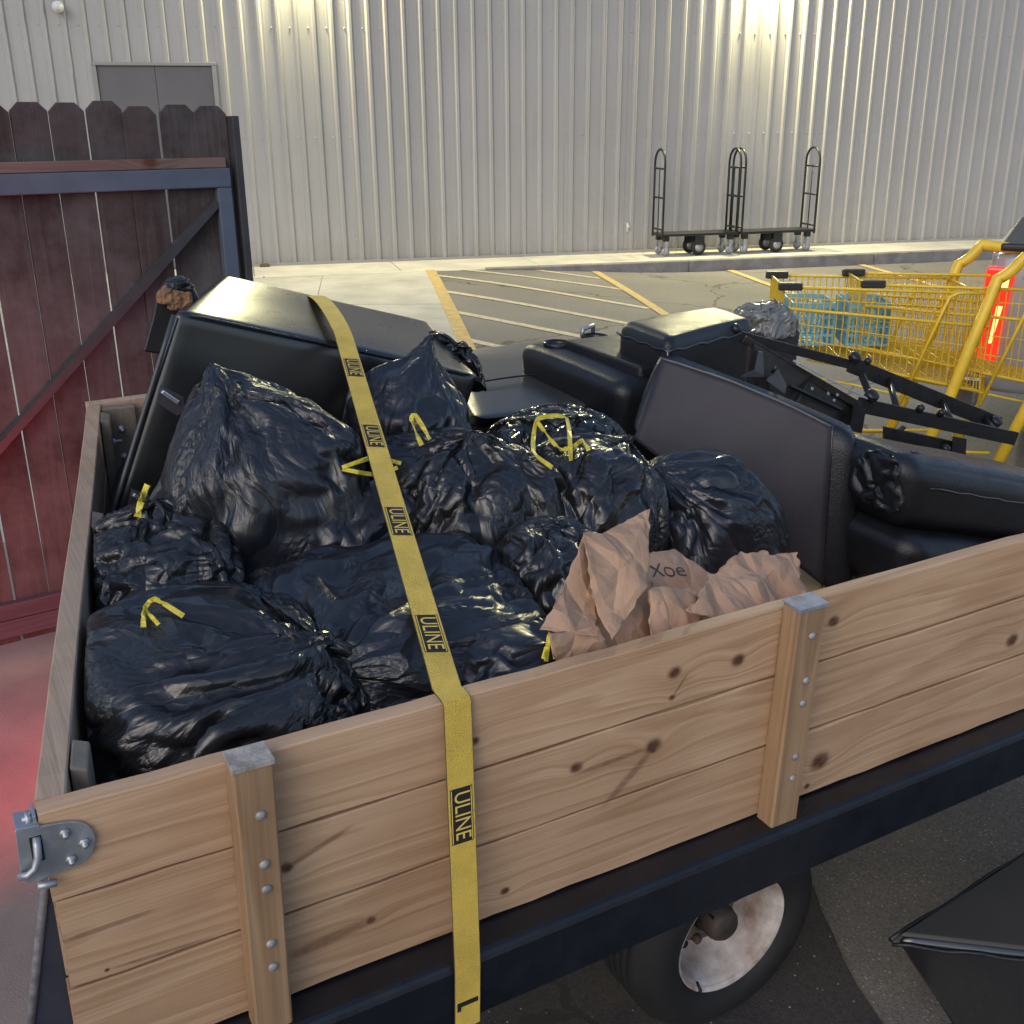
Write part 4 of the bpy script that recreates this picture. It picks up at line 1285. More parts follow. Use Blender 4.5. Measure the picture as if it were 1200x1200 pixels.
grid_patch(bm_, lambda x, y: PP(.02 + x * .85, .015 + y * .97), 24, 24)
m_ = MB(); m_.bm.free(); m_.bm = bm_
dc = m_.build('cover_sheet', M_DUST, pn)
sd = dc.modifiers.new('thick', 'SOLIDIFY'); sd.thickness = .03; sd.offset = -1 if True else 1
MB().tube([PP(.02 + .85 * k / 20, 0.012) + Vector((0, .004, .002)) for k in range(21)], .0035, 6).build('edge_welt', mat('satin_welt', (0.10, 0.10, 0.105), rough=.3), pn)
MB().tube([PP(.872, k / 16) + Vector((.004, .004, .0)) for k in range(17)], .003, 6).build('stitching', M_VINYLG, pn)

# roll cushion at the near board
so = Vector((2.6, .5, -.02))
rc = thing('rolled_recliner_cushion', 'black vinyl recliner seat with rolled upper cushion by the near board', 'recliner seat', TL(so))
e0, e1 = Vector((2.1379, 0.6200, 0.3180)), Vector((2.9708, 0.6200, 0.0863))
for nm, dw, hh, dep, sd_ in (('upper_roll', 0.0, .105, .20, 3), ('lower_pad', -.20, .10, .26, 6)):
    ctr0, ctr1 = e0 + Vector((0, -.06 if nm == 'lower_pad' else 0, dw)), e1 + Vector((.0, -.06 if nm == 'lower_pad' else 0, dw))
    A8 = []
    for z in (-hh, hh):
        A8 += [ctr0 + Vector((0, -.10, z)), ctr1 + Vector((0, -.10, z)), ctr1 + Vector((0, dep, z)), ctr0 + Vector((0, dep, z))]
    cushion(sub(A8, so), .07, puff=.008, wr=.0016, seed=sd_, n=34, wk=(8, 26)).build(nm, M_VINYL, rc)
X, fc, _, _ = bag_points(e0 + Vector((-.005, -.01, -.0)), (.013, .085, .088), (-1, 0, 0), 33, neck_h=.05, excess=.25, circ=.1, sub=4, iters=60)
me = bpy.data.meshes.new('gathered_end'); me.from_pydata((X - np.array(so)).tolist(), [], np.asarray(fc).tolist()); me.polygons.foreach_set('use_smooth', [True] * len(me.polygons)); me.materials.append(M_VINYL)
o_ = bpy.data.objects.new('gathered_end', me); COL.objects.link(o_); o_.parent = rc
MB().tube(sub([lerp(e0, e1, k / 20) + Vector((.0, -.108, .03 + .002 * math.sin(k * 2.3))) for k in range(2, 20)], so), .003, 6).build('seam', M_VINYLG, rc)
MB().tube(sub([lerp(e0, e1, k / 20) + Vector((.0, -.03, .108 + .002 * math.sin(k * 1.3))) for k in range(2, 20)], so), .003, 6).build('seam', M_VINYLG, rc)
st = MB()
for k in range(5):
    p = lerp(e0, e1, .55 + k * .08) + Vector((0, -.02 + .012, .1075))
    st.bar(p, p + Vector((.028, .03, .002)), .004, .002)
tag(st.build('torn_stitches', mat('white_thread', (.6, .6, .6), rough=.7), rc), kind='stuff')

# folding recliner mechanism, black steel
so = Vector((2.5, 1.2, -.02))
me_ = thing('recliner_mechanism', 'black steel folding recliner mechanism lying over the black seat', 'recliner mechanism', TL(so))
M_MECH = mat('mechanism_steel', (0.013, 0.013, 0.015), rough=.38, var=.3, vscale=25, rvar=.12)
M_MECHL = mat('mechanism_bright_strip', (0.42, 0.44, 0.52), rough=.35, metal=.5)
fa, fb, fc_, fd = [Vector(p) for p in ((2.1309, 1.3000, 0.6007), (2.6423, 1.2200, 0.4583), (3.0085, 1.1500, 0.3430), (3.2358, 1.0500, 0.2204))]
ga, gb, gc = [Vector(p) for p in ((2.1513, 1.2000, 0.5919), (2.4793, 1.0200, 0.3919), (3.1538, 0.9200, 0.2153))]
for i, (p, q) in enumerate(((fa, fb), (fb, fd))):
    MB().bar(p - so, q - so, .012, .052 if i else .03, (0, 0, 1), .002).build('rear_bar', M_MECH, me_)
MB().bar(gb - so, gc - so, .014, .046, (0, 0, 1), .002).build('front_bar', M_MECH, me_)
MB().bar(ga - so, gb - so, .006, .022, (0, 0, 1), .001).build('link_bar', M_MECH, me_)
MB().bar(Vector((2.2739, 1.1000, 0.5302)) - so, Vector((2.5304, 1.0100, 0.3992)) - so, .035, .006, (0, 0, 1), .001).build('flat_strip', M_MECHL, me_)
web = [(2.1578, 1.1600, 0.5811), (2.4970, 1.0400, 0.3901), (2.4934, 1.0300, 0.3155), (2.3459, 1.0600, 0.3489), (2.2142, 1.1200, 0.4312), (2.1501, 1.1600, 0.4875)]
MB().prism(sub(web, so), (.01, .012, 0), .001).build('side_plate', M_MECH, me_)
for (x0, y0, x1, y1, v_) in ((955, 470, 985, 488, 1.0), (925, 448, 948, 470, 1.04), (1003, 445, 1030, 470, 1.12), (885, 440, 880, 405, 1.1), (870, 435, 905, 440, 1.06)):
    pass
M_MECH2 = mat('mechanism_grey_steel', (0.07, 0.07, 0.08), rough=.45, metal=.3)
for poly in (((2.0619, 1.1000, 0.5056), (2.1126, 1.1000, 0.5208), (2.1403, 1.1200, 0.5703), (2.1576, 1.1200, 0.5661), (2.1561, 1.1000, 0.4954)), ((2.1454, 1.0800, 0.4908), (2.1878, 1.0800, 0.5225), (2.2106, 1.0600, 0.4725), (2.2077, 1.0600, 0.4466)), ((2.8415, 0.9300, 0.2618), (2.9126, 0.9300, 0.2432), (2.9307, 0.9300, 0.1427), (2.8542, 0.9300, 0.1634)), ((2.4390, 1.0000, 0.3964), (2.4977, 1.0000, 0.3783), (2.4943, 1.0000, 0.3013), (2.4395, 1.0000, 0.3171)), ((2.5630, 0.9800, 0.3199), (2.9312, 0.9500, 0.2201), (2.9428, 0.9500, 0.1437), (2.5782, 0.9800, 0.2474))):
    MB().prism(sub(poly, so), (.006, .008, 0), .0008).build('link_plate', M_MECH2 if poly[0][0] < 2.3 else M_MECH, me_)
for p, r_ in ((fa + Vector((.06, -.01, -.005)), .016), (fb + Vector((0, -.012, .02)), .02), (fb + Vector((.06, -.012, .0)), .012), (gb + Vector((.04, -.01, .02)), .022), (fd + Vector((-.04, -.012, .012)), .02), (lerp(gb, gc, .35) + Vector((0, -.005, .024)), .012), (lerp(gb, gc, .48) + Vector((0, -.005, .024)), .012), (Vector((2.1558, 1.0700, 0.5178)), .006), (Vector((2.7937, 0.9200, 0.2252)), .014)):
    MB().lathe([(r_, 0), (r_, .018), (r_ * .6, .022), (0, .023)], p - so, (0, -.6, .8), 10).build('rivet', M_MECH, me_)
for (x, y, v_) in ((940, 450, 1.05), (972, 462, 1.03), (990, 466, 1.02), (985, 474, 1.02)):
    MB().lathe([(.005, 0), (.005, .004)], Vector((2.3174, 1.0300, 0.4464)) - so + Vector(((x - 960) * .0022, -.01, (460 - y) * .002)), (0, -1, 0), 8).build('rivet', M_GALV, me_)
for q in (0.25, .6, .9):
    a = lerp(fb, fd, q); b__ = lerp(gb, gc, q)
    MB().tube([a - so, b__ - so + Vector((0, .0, -.01))], .011, 8).build('cross_rod', M_MECH, me_)
for (p, q, w_) in (((2.2410, 1.0800, 0.4644), (2.4185, 1.0300, 0.3804), .02), ((2.3453, 1.1000, 0.4802), (2.2482, 1.0600, 0.4073), .018), ((2.6383, 1.1600, 0.4349), (2.5768, 1.0500, 0.3835), .022), ((2.6620, 0.9800, 0.3067), (2.5991, 1.0000, 0.2528), .018)):
    MB().bar(Vector(p) - so, Vector(q) - so, .008, w_, (0, -1, .3), .001).build('link_arm', M_MECH, me_)

# plastic wrapped cushion behind
r_, bs, _ = bag('wrapped_cushion', 'grey cushion in crumpled clear plastic beside the yellow carts', (2.6107, 1.6200, 0.5263), (.10, .12, .07), (.4, 0, 1), 61, M_BAGC, cat='cushion', neck_h=.1, excess=.2, circ=.1, sub=5, iters=80, square=.7)
MB().box((-.09, -.11, -.35), (.09, .11, .04), .02).build('pad', M_DUST, r_)

# ------------------------------------------------------------------ bin bags
rA, bA, _ = bag('bin_bag', 'shiny black bin bag in the front corner with bright pinched knot', (0.3088, 0.3450, 0.2730), (.262, .285, .205), (.42, -.35, .75), 11, M_BAG, neck_h=.12, excess=0.15, circ=0.38, pinch=.2, square=.74)
rB, bB, _ = bag('bin_bag', 'black bin bag against the tailgate with an arched yellow drawstring', (0.3188, 0.8200, 0.2920), (.165, .22, .185), (.05, .1, 1), 12, M_BAG, neck_h=.12, excess=0.14, circ=0.35, square=.74)
rC, bC, _ = bag('bin_bag', 'tallest navy black bin bag leaning on the sofa section', (0.5723, 0.9300, 0.3799), (.245, .25, .285), (-.25, .1, 1), 13, M_BAGN, neck_h=.22, excess=0.12, circ=0.25, pinch=.35, lump=.10, square=.74)
rD, bD, _ = bag('bin_bag', 'wide low black bin bag under the yellow strap at the near board', (0.6715, 0.4000, 0.3134), (.265, .27, .155), (-.75, -.5, .35), 14, M_BAGN, neck_h=.12, excess=0.12, circ=0.28, square=.74)
rE, bE, _ = bag('bin_bag', 'black bin bag with round shiny knot, in the middle of the heap', (0.9771, 0.8000, 0.3778), (.215, .23, .185), (.02, -.2, 1), 15, M_BAG, neck_h=.08, excess=0.13, circ=0.33, pinch=.3, square=.74)
rF, bF, _ = bag('bin_bag', 'navy black bin bag with an upright pointed corner behind the strap', (0.9735, 1.0600, 0.4839), (.15, .16, .15), (.35, .15, 1), 16, M_BAGN, neck_h=.6, excess=0.10, circ=0.20, pinch=.42, square=.74)
rG, bG, _ = bag('bin_bag', 'glossy crumpled black bin bag with large looped yellow drawstring', (1.3794, 1.0200, 0.3733), (.20, .20, .135), (.0, -.35, .9), 17, M_BAGG, neck_h=.04, excess=0.19, circ=0.38, square=.74)
rH, bH, _ = bag('bin_bag', 'black bin bag with bright gathered knot left of the navy bag', (1.2888, 0.7200, 0.3548), (.165, .19, .155), (.62, .1, .8), 18, M_BAG, neck_h=.18, excess=0.14, circ=0.43, pinch=.22, square=.74)
rI, bI, _ = bag('bin_bag', 'navy black bin bag between the tilted panel and the paper sack', (1.5875, 0.7000, 0.2767), (.20, .20, .165), (-.55, .1, .8), 19, M_BAGN, neck_h=.12, excess=0.10, circ=0.25, square=.74)
rJ, bJ, _ = bag('bin_bag', 'small black bin bag tucked behind the paper sack', (1.0001, 0.4200, 0.3413), (.125, .13, .14), (.1, .1, 1), 20, M_BAG, neck_h=.1, excess=0.14, circ=0.25, square=.74)
rK, bK, _ = bag('bin_bag', 'smallest black bin bag at the near board beside the paper sack', (0.7542, 0.1400, 0.3561), (.11, .09, .075), (.6, -.2, .6), 21, M_BAGN, neck_h=.1, excess=0.14, circ=0.25, sub=4, square=.74)
rL, bL, _ = bag('bin_bag', 'dark bin bag deep between the tall bag and the middle bag', (0.7349, 0.8000, 0.3407), (.17, .2, .16), (.2, .1, 1), 22, M_BAGN, neck_h=.1, excess=0.13, circ=0.25, sub=4, square=.74)
# drawstrings
tie(rB, bB, [(0.2398, 0.6000, 0.3553), (0.2450, 0.6000, 0.3903), (0.2677, 0.6100, 0.4013), (0.3080, 0.5800, 0.3708)], .010)
tie(rB, bB, [(0.2449, 0.5900, 0.3948), (0.2626, 0.5750, 0.3666)], .008)
tie(rC, bC, [(0.3048, 0.9300, 0.4404), (0.3206, 0.9500, 0.4704), (0.3391, 0.9700, 0.4928)], .016, (-.3, -1, .4))
tie(rF, bF, [(0.7274, 0.8600, 0.5047), (0.8015, 0.8600, 0.5171), (0.8664, 0.8600, 0.4933)], .010)
tie(rF, bF, [(0.7254, 0.8550, 0.5027), (0.8023, 0.8550, 0.4787), (0.8558, 0.8550, 0.4864)], .010)
tie(rE, bE, [(0.9103, 0.8450, 0.5334), (0.8977, 0.8700, 0.5878), (0.9082, 0.8700, 0.5963), (0.9315, 0.8450, 0.5444)], .012)
tie(rG, bG, [(1.2279, 0.8000, 0.4460), (1.1748, 0.8000, 0.4941), (1.2021, 0.8300, 0.5610), (1.2828, 0.8300, 0.5527), (1.2802, 0.8000, 0.4552)], .012)
tie(rG, bG, [(1.1933, 0.8150, 0.5579), (1.2205, 0.8000, 0.5168), (1.2436, 0.7900, 0.4913), (1.2791, 0.7900, 0.4946), (1.3118, 0.8000, 0.5019), (1.3235, 0.7900, 0.4775)], .011)
tie(rK, bK, [(0.7621, 0.0600, 0.4188), (0.7762, 0.0750, 0.4591), (0.7766, 0.0550, 0.4221)], .008)
tie(rK, bK, [(0.7492, 0.0500, 0.4318), (0.7580, 0.0550, 0.4486)], .006)

# ------------------------------------------------------------------ torn brown paper sack
def kraft():
    m = mat('brown_kraft_paper', (0.46, 0.285, 0.185), rough=.85, var=.12, vscale=9)
    N, L = nodes_of(m)
    b = N['Principled BSDF']
    tc = N.new('ShaderNodeTexCoord')
    n0 = N.new('ShaderNodeTexNoise'); n0.inputs['Scale'].default_value = 12
    L.new(tc.outputs['Object'], n0.inputs['Vector'])
    wv_ = N.new('ShaderNodeVectorMath'); wv_.operation = 'MULTIPLY_ADD'
    L.new(n0.outputs['Color'], wv_.inputs[0]); wv_.inputs[1].default_value = (.03,) * 3; L.new(tc.outputs['Object'], wv_.inputs[2])
    hs = None
    for sc, am in ((11, .34), (30, .13), (140, .06)):
        v = N.new('ShaderNodeTexVoronoi'); v.feature = 'DISTANCE_TO_EDGE'; v.inputs['Scale'].default_value = sc
        L.new(wv_.outputs[0], v.inputs['Vector'])
        h = math_node(N, L, 'MULTIPLY', v.outputs['Distance'], am / sc)
        hs = h if hs is None else math_node(N, L, 'ADD', hs, h)
    bp = N.new('ShaderNodeBump'); bp.inputs['Distance'].default_value = 1.0; bp.inputs['Strength'].default_value = 1.0
    L.new(hs, bp.inputs['Height']); L.new(bp.outputs[0], b.inputs['Normal'])
    return m
M_KRAFT = kraft()
so = Vector((1.15, .15, .2))
pk = thing('paper_sack', 'torn crumpled brown paper sack at the near board', 'paper sack', TL(so))
def crumpled(name, pts, tris, amp, seed, lev=5):
    amp *= 1.9
    b = bmesh.new()
    vs = [b.verts.new(Vector(p) - so) for p in pts]
    for t in tris:
        b.faces.new([vs[i] for i in t])
    bmesh.ops.triangulate(b, faces=b.faces)
    for _ in range(lev):
        bmesh.ops.subdivide_edges(b, edges=b.edges, cuts=1, use_grid_fill=True)
        bmesh.ops.triangulate(b, faces=b.faces)
    rs = random.Random(seed)
    b.normal_update()
    planes = [(Vector((rs.gauss(0, 1), rs.gauss(0, 1), rs.gauss(0, 1))).normalized(), rs.uniform(14, 110), rs.uniform(0, 1)) for _ in range(16)]
    disp = []
    for v in b.verts:
        h = 0
        for (n_, k, ph) in planes:
            x = v.co.dot(n_) * k / 6.28 + ph
            msk = max(0.0, min(1.0, .5 + 1.6 * noise.noise(v.co * 9 + Vector((k, seed, 0)))))
            h += (abs((x % 1.0) - .5) * 2 - .5) * (22 / k) ** .85 * msk
        h += noise.noise(v.co * 14 + Vector((seed, 0, 0))) * 1.2
        edge = 0.5 if v.is_boundary else 1.0
        disp.append(v.normal * h * amp * edge + (Vector((noise.noise(v.co * 45), noise.noise(v.co * 45 + Vector((9, 0, 0))), noise.noise(v.co * 45 + Vector((0, 9, 0))))) * amp * 1.2 if v.is_boundary else Vector()))
    for v, d in zip(b.verts, disp):
        v.co += d
    m_ = MB(); m_.bm.free(); m_.bm = b
    for f_ in b.faces: f_.smooth = True
    o = m_.build(name, M_KRAFT, pk)
    md = o.modifiers.new('thick', 'SOLIDIFY'); md.thickness = .0012
    return o
crumpled('front_flap', [(0.8979, 0.1700, 0.5764), (0.9474, 0.1900, 0.5563), (1.0748, 0.2200, 0.5729), (0.9841, 0.1000, 0.4848), (0.8785, 0.0450, 0.4355), (0.8648, 0.0900, 0.4966), (0.9560, 0.1200, 0.5274)],
         [(0, 1, 6, 5), (1, 2, 6), (2, 3, 6), (3, 4, 6), (4, 5, 6)], .0022, 1)
crumpled('side_flap', [(0.7535, 0.0700, 0.4732), (0.8284, 0.1200, 0.5074), (0.9047, 0.1800, 0.5714), (0.8946, 0.1200, 0.4736), (0.8526, 0.0500, 0.4474), (0.7991, 0.0500, 0.4653)],
         [(0, 1, 3, 5), (1, 2, 3), (3, 4, 5)], .0022, 2)
inner_wall = crumpled('inner_wall', [(1.0797, 0.2600, 0.4633), (1.1792, 0.2700, 0.4519), (1.2407, 0.2200, 0.4030), (1.1986, 0.1300, 0.3684), (1.0466, 0.0900, 0.3802), (0.9361, 0.0900, 0.3829), (1.0316, 0.1800, 0.4111)],
         [(0, 1, 2, 6), (2, 3, 4, 6), (4, 5, 6)], .0028, 3)
crumpled('right_lobe', [(1.1611, 0.1400, 0.4497), (1.2776, 0.1900, 0.4509), (1.4264, 0.1900, 0.4302), (1.3752, 0.1000, 0.3771), (1.2275, 0.0500, 0.3945), (1.1183, 0.0450, 0.4058), (1.0384, 0.0500, 0.4490), (1.2268, 0.1000, 0.4280)],
         [(0, 1, 7), (1, 2, 7), (2, 3, 7), (3, 4, 7), (4, 5, 7), (5, 6, 0, 7)], .0045, 4, 5)
crumpled('fold', [(0.9940, 0.1100, 0.4751), (1.1231, 0.1400, 0.4338), (1.0852, 0.0700, 0.4056), (0.9638, 0.0450, 0.4108)], [(0, 1, 2, 3)], .004, 5)
crumpled('back_fold', [(0.8838, 0.1400, 0.5026), (1.0533, 0.1700, 0.4535), (1.0041, 0.0700, 0.3719), (0.8523, 0.0700, 0.3900)], [(0, 1, 2, 3)], .003, 7)
crumpled('bottom_fold', [(0.7540, 0.0500, 0.4764), (0.8588, 0.0600, 0.4568), (0.8859, 0.0450, 0.4017), (0.7775, 0.0450, 0.4067)], [(0, 1, 2, 3)], .0022, 6)
# printed letters on the sack
tm = text_mesh('Xoe', .048)
b0, bx, by = Vector((1.1366, 0.2350, 0.4440)), (Vector((1.1731, 0.2350, 0.4454)) - Vector((1.1366, 0.2350, 0.4440))).normalized(), (Vector((1.1580, 0.2450, 0.4711)) - Vector((1.1545, 0.2250, 0.4300))).normalized()
bz = bx.cross(by).normalized()
by = bz.cross(bx)
tm.materials.append(mat('dark_blue_print', (0.07, 0.05, 0.055), rough=.7))
to = bpy.data.objects.new('print', tm); COL.objects.link(to); to.parent = pk
Rm = Matrix((bx, by, bz)).transposed().to_4x4()
to.matrix_local = Matrix.Translation(b0 - so - bz * (-.03 if bz.y < 0 else .03)) @ Rm @ Matrix.Rotation(math.radians(-8), 4, 'Z')
sw_ = to.modifiers.new('lie_on_paper', 'SHRINKWRAP'); sw_.target = inner_wall; sw_.wrap_method = 'NEAREST_SURFACEPOINT'; sw_.wrap_mode = 'ABOVE_SURFACE'; sw_.offset = .0015

# ------------------------------------------------------------------ yellow strap
M_STRAP = mat('yellow_webbing', (0.86, 0.60, 0.10), rough=.65, var=.15, vscale=11, bump=.8, bscale=520)
M_STRAPK = mat('strap_black_print', (0.014, 0.013, 0.010), rough=.6)
M_STRAPY = mat('strap_letter_print', (0.72, 0.52, 0.12), rough=.6)
so = Vector((.56, -.02, -.1))
strap = thing('ratchet_strap', 'yellow webbing strap with black printed blocks running over the load', 'strap', TL(so))
S0 = Vector((0.8841, 1.2380, 0.7092)) + Vector((0, 0, .004))
Sb = Vector((0.9988, 1.7600, 0.7031)) + Vector((0, 0, .008))
S1 = Vector((.568, -.004, .4405))
S2 = Vector((.556, -.0675, -.012))
S3 = Vector((.555, -.070, -.128))
path, nr = [], []
def seg(p, q, n_, nrm, sagv=Vector()):
    for k in range(n_):
        t = k / n_
        path.append(p.lerp(q, t) + sagv * (4 * t * (1 - t)))
        nr.append(nrm)
seg(Sb, S0, 10, Vector((0, -.1, 1)), Vector((0, 0, .018)))
seg(S0 , S1 + Vector((0, .03, .001)), 26, Vector((0, -.5, 1)))
seg(S1 + Vector((0, .03, .001)), S1, 3, Vector((0, -.25, 1)))
path.append(S1 + Vector((0, -.003, -.003))); nr.append(Vector((0, -1, .6)))
seg(S1 + Vector((0, -.0045, -.008)), S2, 14, Vector((0, -1, 0)))
seg(S2, S3, 5, Vector((0, -1, 0)))
seg(S3, S3 + Vector((0, .05, -.05)), 4, Vector((0, -1, -.6)))
for i in range(len(path)):
    path[i] = path[i] - so
MB().ribbon(path, nr, .044, .0022).build('webbing', M_STRAP, strap)
# black edge threads
for sgn in (-1, 1):
    tr = []
    for i in range(len(path)):
        d = (path[min(i + 1, len(path) - 1)] - path[max(i - 1, 0)]).normalized()
        n_ = nr[i] - d * nr[i].dot(d); n_.normalize()
        tr.append(path[i] + d.cross(n_) * (.0218 * sgn))
    MB().tube(tr, .0012, 5).build('edge_thread', mat('dark_edge_thread', (0.09, 0.075, 0.03), rough=.8), strap)
# printed blocks: measured along the strap from the sofa edge
cum = [0]
i0 = 10
for i in range(i0, len(path) - 1):
    cum.append(cum[-1] + (path[i + 1] - path[i]).length)
def along(s):
    for k in range(len(cum) - 1):
        if cum[k + 1] >= s:
            t = (s - cum[k]) / max(1e-6, cum[k + 1] - cum[k])
            i = i0 + k
            p = path[i].lerp(path[i + 1], t)
            d = (path[i + 1] - path[i]).normalized()
            n_ = nr[i] - d * nr[i].dot(d)
            return p, d, n_.normalized()
tmesh = text_mesh('ULINE', .0335)
tmesh.materials.append(M_STRAPY)
xs_ = [v.co.x for v in tmesh.vertices]
wid = max(xs_) - min(xs_)
for v in tmesh.vertices:
    v.co.x *= .078 / wid
for v in tmesh.vertices:
    v.co.y *= 1.12
for s in (.196, .518, .835, 1.155, 1.50):
    p, d, n_ = along(s)
    sd_ = d.cross(n_)
    # reading direction runs down the strap
    mx_ = Matrix((d, n_.cross(d), n_)).transposed().to_4x4()
    bl = MB().box((-.046, -.0185, .0011), (.046, .0185, .0016)).build('printed_block', M_STRAPK, strap)
    bl.matrix_local = Matrix.Translation(p) @ mx_
    fr = MB()
    for (x0, y0, x1, y1) in ((-.0445, -.0172, .0445, -.0158), (-.0445, .0158, .0445, .0172)):
        fr.box((x0, y0, .0016), (x1, y1, .0019))
    f_ = fr.build('block_border', M_STRAPY, bl)
    lt_ = bpy.data.objects.new('lettering', tmesh); COL.objects.link(lt_); lt_.parent = bl
    lt_.location = (0, 0, .0021)
p, d, n_ = along(1.835)
mx_ = Matrix((d, n_.cross(d), n_)).transposed().to_4x4()
bl = MB().box((-.005, -.0185, .0011), (.004, .0185, .0016)).box((-.005, -.0185, .0012), (.012, -.012, .0017)).build('printed_block', M_STRAPK, strap)
bl.matrix_local = Matrix.Translation(p) @ mx_
MB().tube(sub([S3 + Vector((-.02, .05, -.05)), S3 + Vector((.0, .055, -.056)), S3 + Vector((.02, .05, -.05))], so), .006, 8).build('hook', M_GALV, strap)

# ------------------------------------------------------------------ black sofa piece standing on the asphalt, close by
tw = -.27
a_, b_, c_ = Vector((1.4465, -0.1678, -0.2700)), Vector((1.9060, -0.1286, -0.2700)), Vector((1.6430, -0.3200, -0.2700))
so = Vector((a_.x + .4, a_.y - .05, -.622))
bp_ = thing('black_ottoman', 'black vinyl sofa base standing on the asphalt beside the trailer wheel', 'sofa base', TL(so))
dx1 = (b_ - a_) * 1.9
dx2 = (c_ - a_) * 2.2
tops = [a_, a_ + dx2, a_ + dx2 + dx1, a_ + dx1]
bots = [p + Vector((.06, .015, -.33)) for p in tops]
bots[0] = Vector((1.6746, -0.2012, -0.6100)); bots[3] = bots[0] + dx1 * .9; bots[1] = bots[0] + dx2 * .9
cushion(sub(bots + tops, so), .02, puff=.006, wr=.003, seed=17, n=30, wk=(5, 18)).build('body', M_VINYLG, bp_)
MB().tube(sub([lerp(tops[0], tops[1], k / 16) + Vector((0, -.003, -.012 + .003 * math.sin(k * 1.7))) for k in range(17)], so), .004, 6).build('piping', M_VINYL, bp_)
MB().tube(sub([lerp(tops[0], tops[3], k / 16) + Vector((0, .003, -.006 + .004 * math.sin(k * 1.3))) for k in range(17)], so), .005, 6).build('piping', M_VINYL, bp_)

MB().hexa(sub([lerp(tops[0], tops[2], .012) + Vector((0, 0, .0)), lerp(tops[1], tops[3], .012), lerp(tops[2], tops[0], .012), lerp(tops[3], tops[1], .012)] + [lerp(tops[0], tops[2], .02) + Vector((0, 0, .009)), lerp(tops[1], tops[3], .02) + Vector((0, 0, .009)), lerp(tops[2], tops[0], .02) + Vector((0, 0, .009)), lerp(tops[3], tops[1], .02) + Vector((0, 0, .009))], so), .003).build('cover_sheet', mat('olive_painted_sheen', (0.036, 0.034, 0.029), rough=.5, var=.1, vscale=5), bp_)  # lighter olive sheet over the top, the reflection put into its colour

